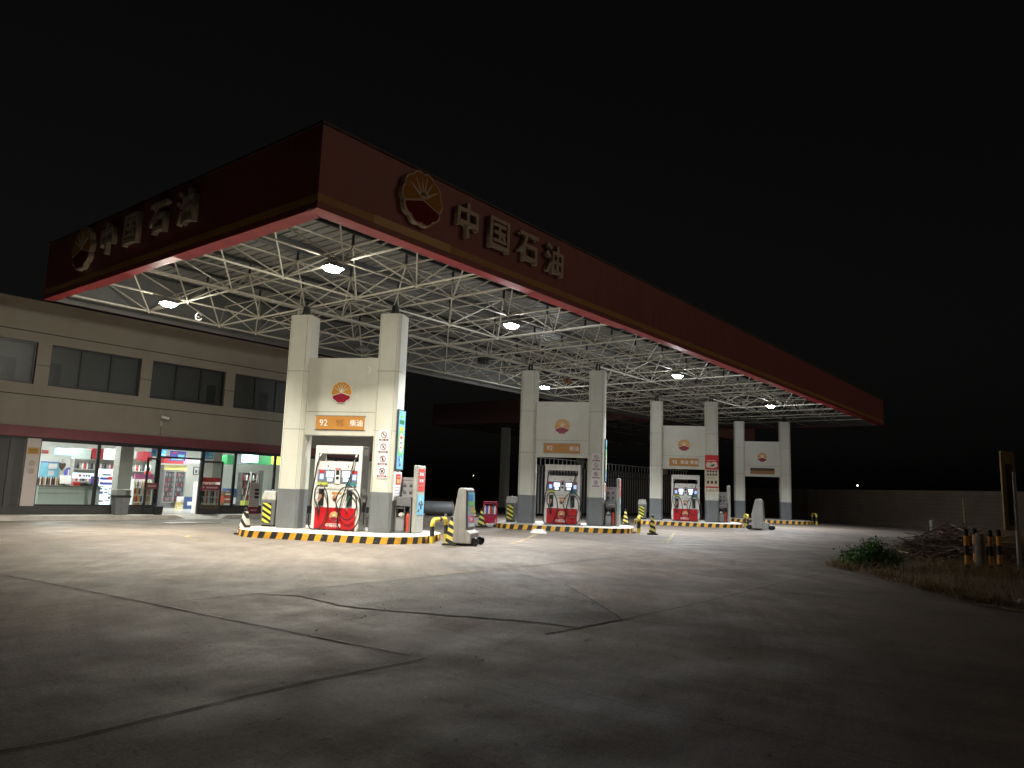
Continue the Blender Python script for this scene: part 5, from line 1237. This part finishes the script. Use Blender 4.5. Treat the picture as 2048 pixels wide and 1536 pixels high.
# green shrub at the tip
cs = ground(1745, 1138); t = thing("green_shrub", "low bright green leafy shrub at the verge's near tip", "shrub", (cs.x, cs.y, 0))
m = MB(); st = MB()
for k in range(40):
    a, r_ = rnd.uniform(0, 6.28), rnd.uniform(.1, 1.0); hx, hy, hz = r_ * math.cos(a) * .58, r_ * math.sin(a) * .58, rnd.uniform(.18, .62) * (1.1 - .45 * r_)
    st.tube(catmull([(0 + hx * .3, hy * .3, 0), (hx * .6, hy * .6, hz * .6), (hx, hy, hz)], 3), .006, 5)
    for j in range(60):
        c = Vector((hx, hy, hz)) + Vector((rnd.gauss(0, .10), rnd.gauss(0, .10), rnd.gauss(0, .08))); c.z = max(.03, c.z)
        n_ = Vector((rnd.gauss(0, .6), rnd.gauss(0, .6), 1)).normalized(); u_ = n_.orthogonal().normalized(); u_.rotate(Matrix.Rotation(rnd.uniform(0, 6.28), 3, n_)); v_ = n_.cross(u_); s = rnd.uniform(.025, .05)
        m.add([c - u_ * s, c + v_ * s * .55, c + u_ * s * 1.1 - n_ * s * .3, c - v_ * s * .55], [(0, 1, 2), (0, 2, 3)], 0 if rnd.random() < .6 else 1)
m.build("foliage", ["leaf", "leaf_light"], t); st.build("stems", "twig", t)
# heap of cut branches
ch = ground(1898, 1120); t = thing("branch_heap", "heap of dry cut branches piled on the verge", "branches", (ch.x, ch.y, 0), math.atan2(_r.y, _r.x))
m = MB(); q = MB()
for k in range(640):
    x = rnd.gauss(.1, 1.05); y = rnd.gauss(.1, .55); top = .98 * math.exp(-((x - .2) / 1.6) ** 2 - (y / .9) ** 2); z = rnd.uniform(.02, max(.05, top))
    L = rnd.uniform(.4, 1.5); a = rnd.gauss(.2, .7) + (math.pi if rnd.random() < .5 else 0); el = rnd.gauss(.05, .22)
    d = Vector((math.cos(a) * math.cos(el), math.sin(a) * math.cos(el), math.sin(el))); c = Vector((x, y, z)); P = []
    for i in range(5): f = i / 4 - .5; P.append(c + d * L * f + Vector((rnd.gauss(0, .025), rnd.gauss(0, .025), rnd.gauss(0, .025) - .10 * f * f)))
    for p_ in P: p_.z = max(.01, p_.z)
    r0 = rnd.uniform(.005, .021); (m if rnd.random() < .66 else q).tube(P, [r0, r0 * .95, r0 * .85, r0 * .7, r0 * .45], 5)
for k in range(70):                                                  # thin sprays reaching left
    x = rnd.uniform(-2.4, .8); P = [Vector((x, rnd.uniform(-.4, .6), .05))]; d = Vector((rnd.gauss(-.3, .5), rnd.gauss(0, .3), rnd.uniform(.5, 1.2))).normalized()
    for i in range(4): P.append(P[-1] + d * rnd.uniform(.08, .2)); d = (d + Vector((rnd.gauss(0, .35), rnd.gauss(0, .35), rnd.gauss(-.1, .25)))).normalized()
    m.tube(P, [.006, .005, .004, .003, .002], 4)
m.add(q.v, q.f, 1); m.build("branches", ["twig", "twig_pale"], t)
# striped posts, stub, sign post
def spost(px, py, dist, label, first=None):
    d = pxray(px, py); k = dist / math.hypot(d.x, d.y); x, y = d.x * k, d.y * k
    m = MB(); m.tube([(0, 0, 0), (0, 0, .98)], .055, 12); m.lathe([(.05, .98), (.03, 1.0), (.005, 1.005)], n=12); o = m.build("striped_post", "post_stripe", None, (x, y, 0), smooth=True); tag(o, label, "post", "black and orange marker posts on the verge")
spost(1935, 1130, 20.6, "leftmost black and orange post, nearer one left of the stub"); spost(1952, 1126, 21.6, "black and orange post right beside the concrete stub's left side"); spost(1983, 1130, 20.9, "black and orange post just right of the concrete stub"); spost(2000, 1128, 21.6, "rightmost black and orange post, beside the sign pole")
mat("stub_stone", (.20, .165, .125), .85, var=.3, scale=6)
d = pxray(1962, 1130); k = 21.0 / math.hypot(d.x, d.y); m = MB(); m.lathe([(.115, 0), (.11, .86), (.09, .90)], n=18); tag(m.build("concrete_stub", "stub_stone", None, (d.x * k, d.y * k, 0), smooth=True), "pale round concrete stub between the two pairs of striped posts", "post")
d = pxray(1867, 1090); k = 30.0 / math.hypot(d.x, d.y); m = MB(); m.tube([(0, 0, 0), (0, 0, 1.0)], .09, 10); m.box(-.1, -.1, 0, .1, .1, .05); tag(m.build("short_stake", "step_stone", None, (d.x * k, d.y * k, 0)), "short pale stake standing behind the branch heap", "stake")
d = pxray(2014, 1130); k = 22.0 / math.hypot(d.x, d.y); t = thing("sign_post", "tall brown board on a galvanised pole at the right edge", "sign post", (d.x * k + _r.x * .17, d.y * k + _r.y * .17, 0), math.atan2(_r.y, _r.x))
m = MB(); m.tube([(.12, -.03, 0), (.10, -.03, 2.4)], .045, 10); m.build("pole", "galv", t, smooth=True)
m = MB(); m.hexa([(-.16, 0, .98), (.18, 0, .98), (.18, .06, .98), (-.16, .06, .98)], [(-.17, 0, 2.92), (.17, 0, 2.90), (.17, .06, 2.90), (-.17, .06, 2.92)]); m.build("board", "wood_board", t, bevel=.01)
m = MB(); m.hexa([(-.06, -.012, 1.1), (.10, -.012, 1.1), (.10, .0, 1.1), (-.06, .0, 1.1)], [(-.07, -.012, 2.6), (.08, -.012, 2.6), (.08, 0, 2.6), (-.07, 0, 2.6)]); m.build("batten", "brown", t)
d = pxray(1928, 1020); k = 27.0 / math.hypot(d.x, d.y); m = MB(); m.tube([(0, 0, 0), (.02, 0, .9), (.0, .02, 1.75)], [.02, .018, .012], 6); tag(m.build("thin_stake", "lime", None, (d.x * k, d.y * k, 0)), "thin yellowish stake against the boundary wall, behind the heap", "stake")
m = MB(); m.lathe([(.02, 0), (.055, .02), (.06, .06), (.03, .09)], n=10); p0 = ground(2043, 1211); tag(m.build("white_stone", "paper", None, (p0.x, p0.y, .01), smooth=True), "small white stone at the verge's front edge", "stone")

for (px, py), lab in (((1683, 1130), "pale scrap at the verge's near tip beside the green shrub"), ((1876, 1131), "white scrap lying in the grass below the branch heap"), ((1795, 1152), "small brown scrap on the sandy verge edge")):
    p0 = ground(px, py); m = MB(); vs = [(rnd.uniform(-.09, .09), rnd.uniform(-.07, .07), rnd.uniform(.01, .07)) for _ in range(6)]
    m.add(vs + [(x, y, z - .008) for x, y, z in vs], [(0, 1, 2), (1, 2, 3), (2, 3, 4), (3, 4, 5), (6, 7, 8), (7, 8, 9), (8, 9, 10), (9, 10, 11)]); tag(m.build("litter_scrap", "pilaster" if "brown" not in lab else "wood_board", None, (p0.x, p0.y, .02)), lab, "litter")
bpy.data.objects.remove(bp)
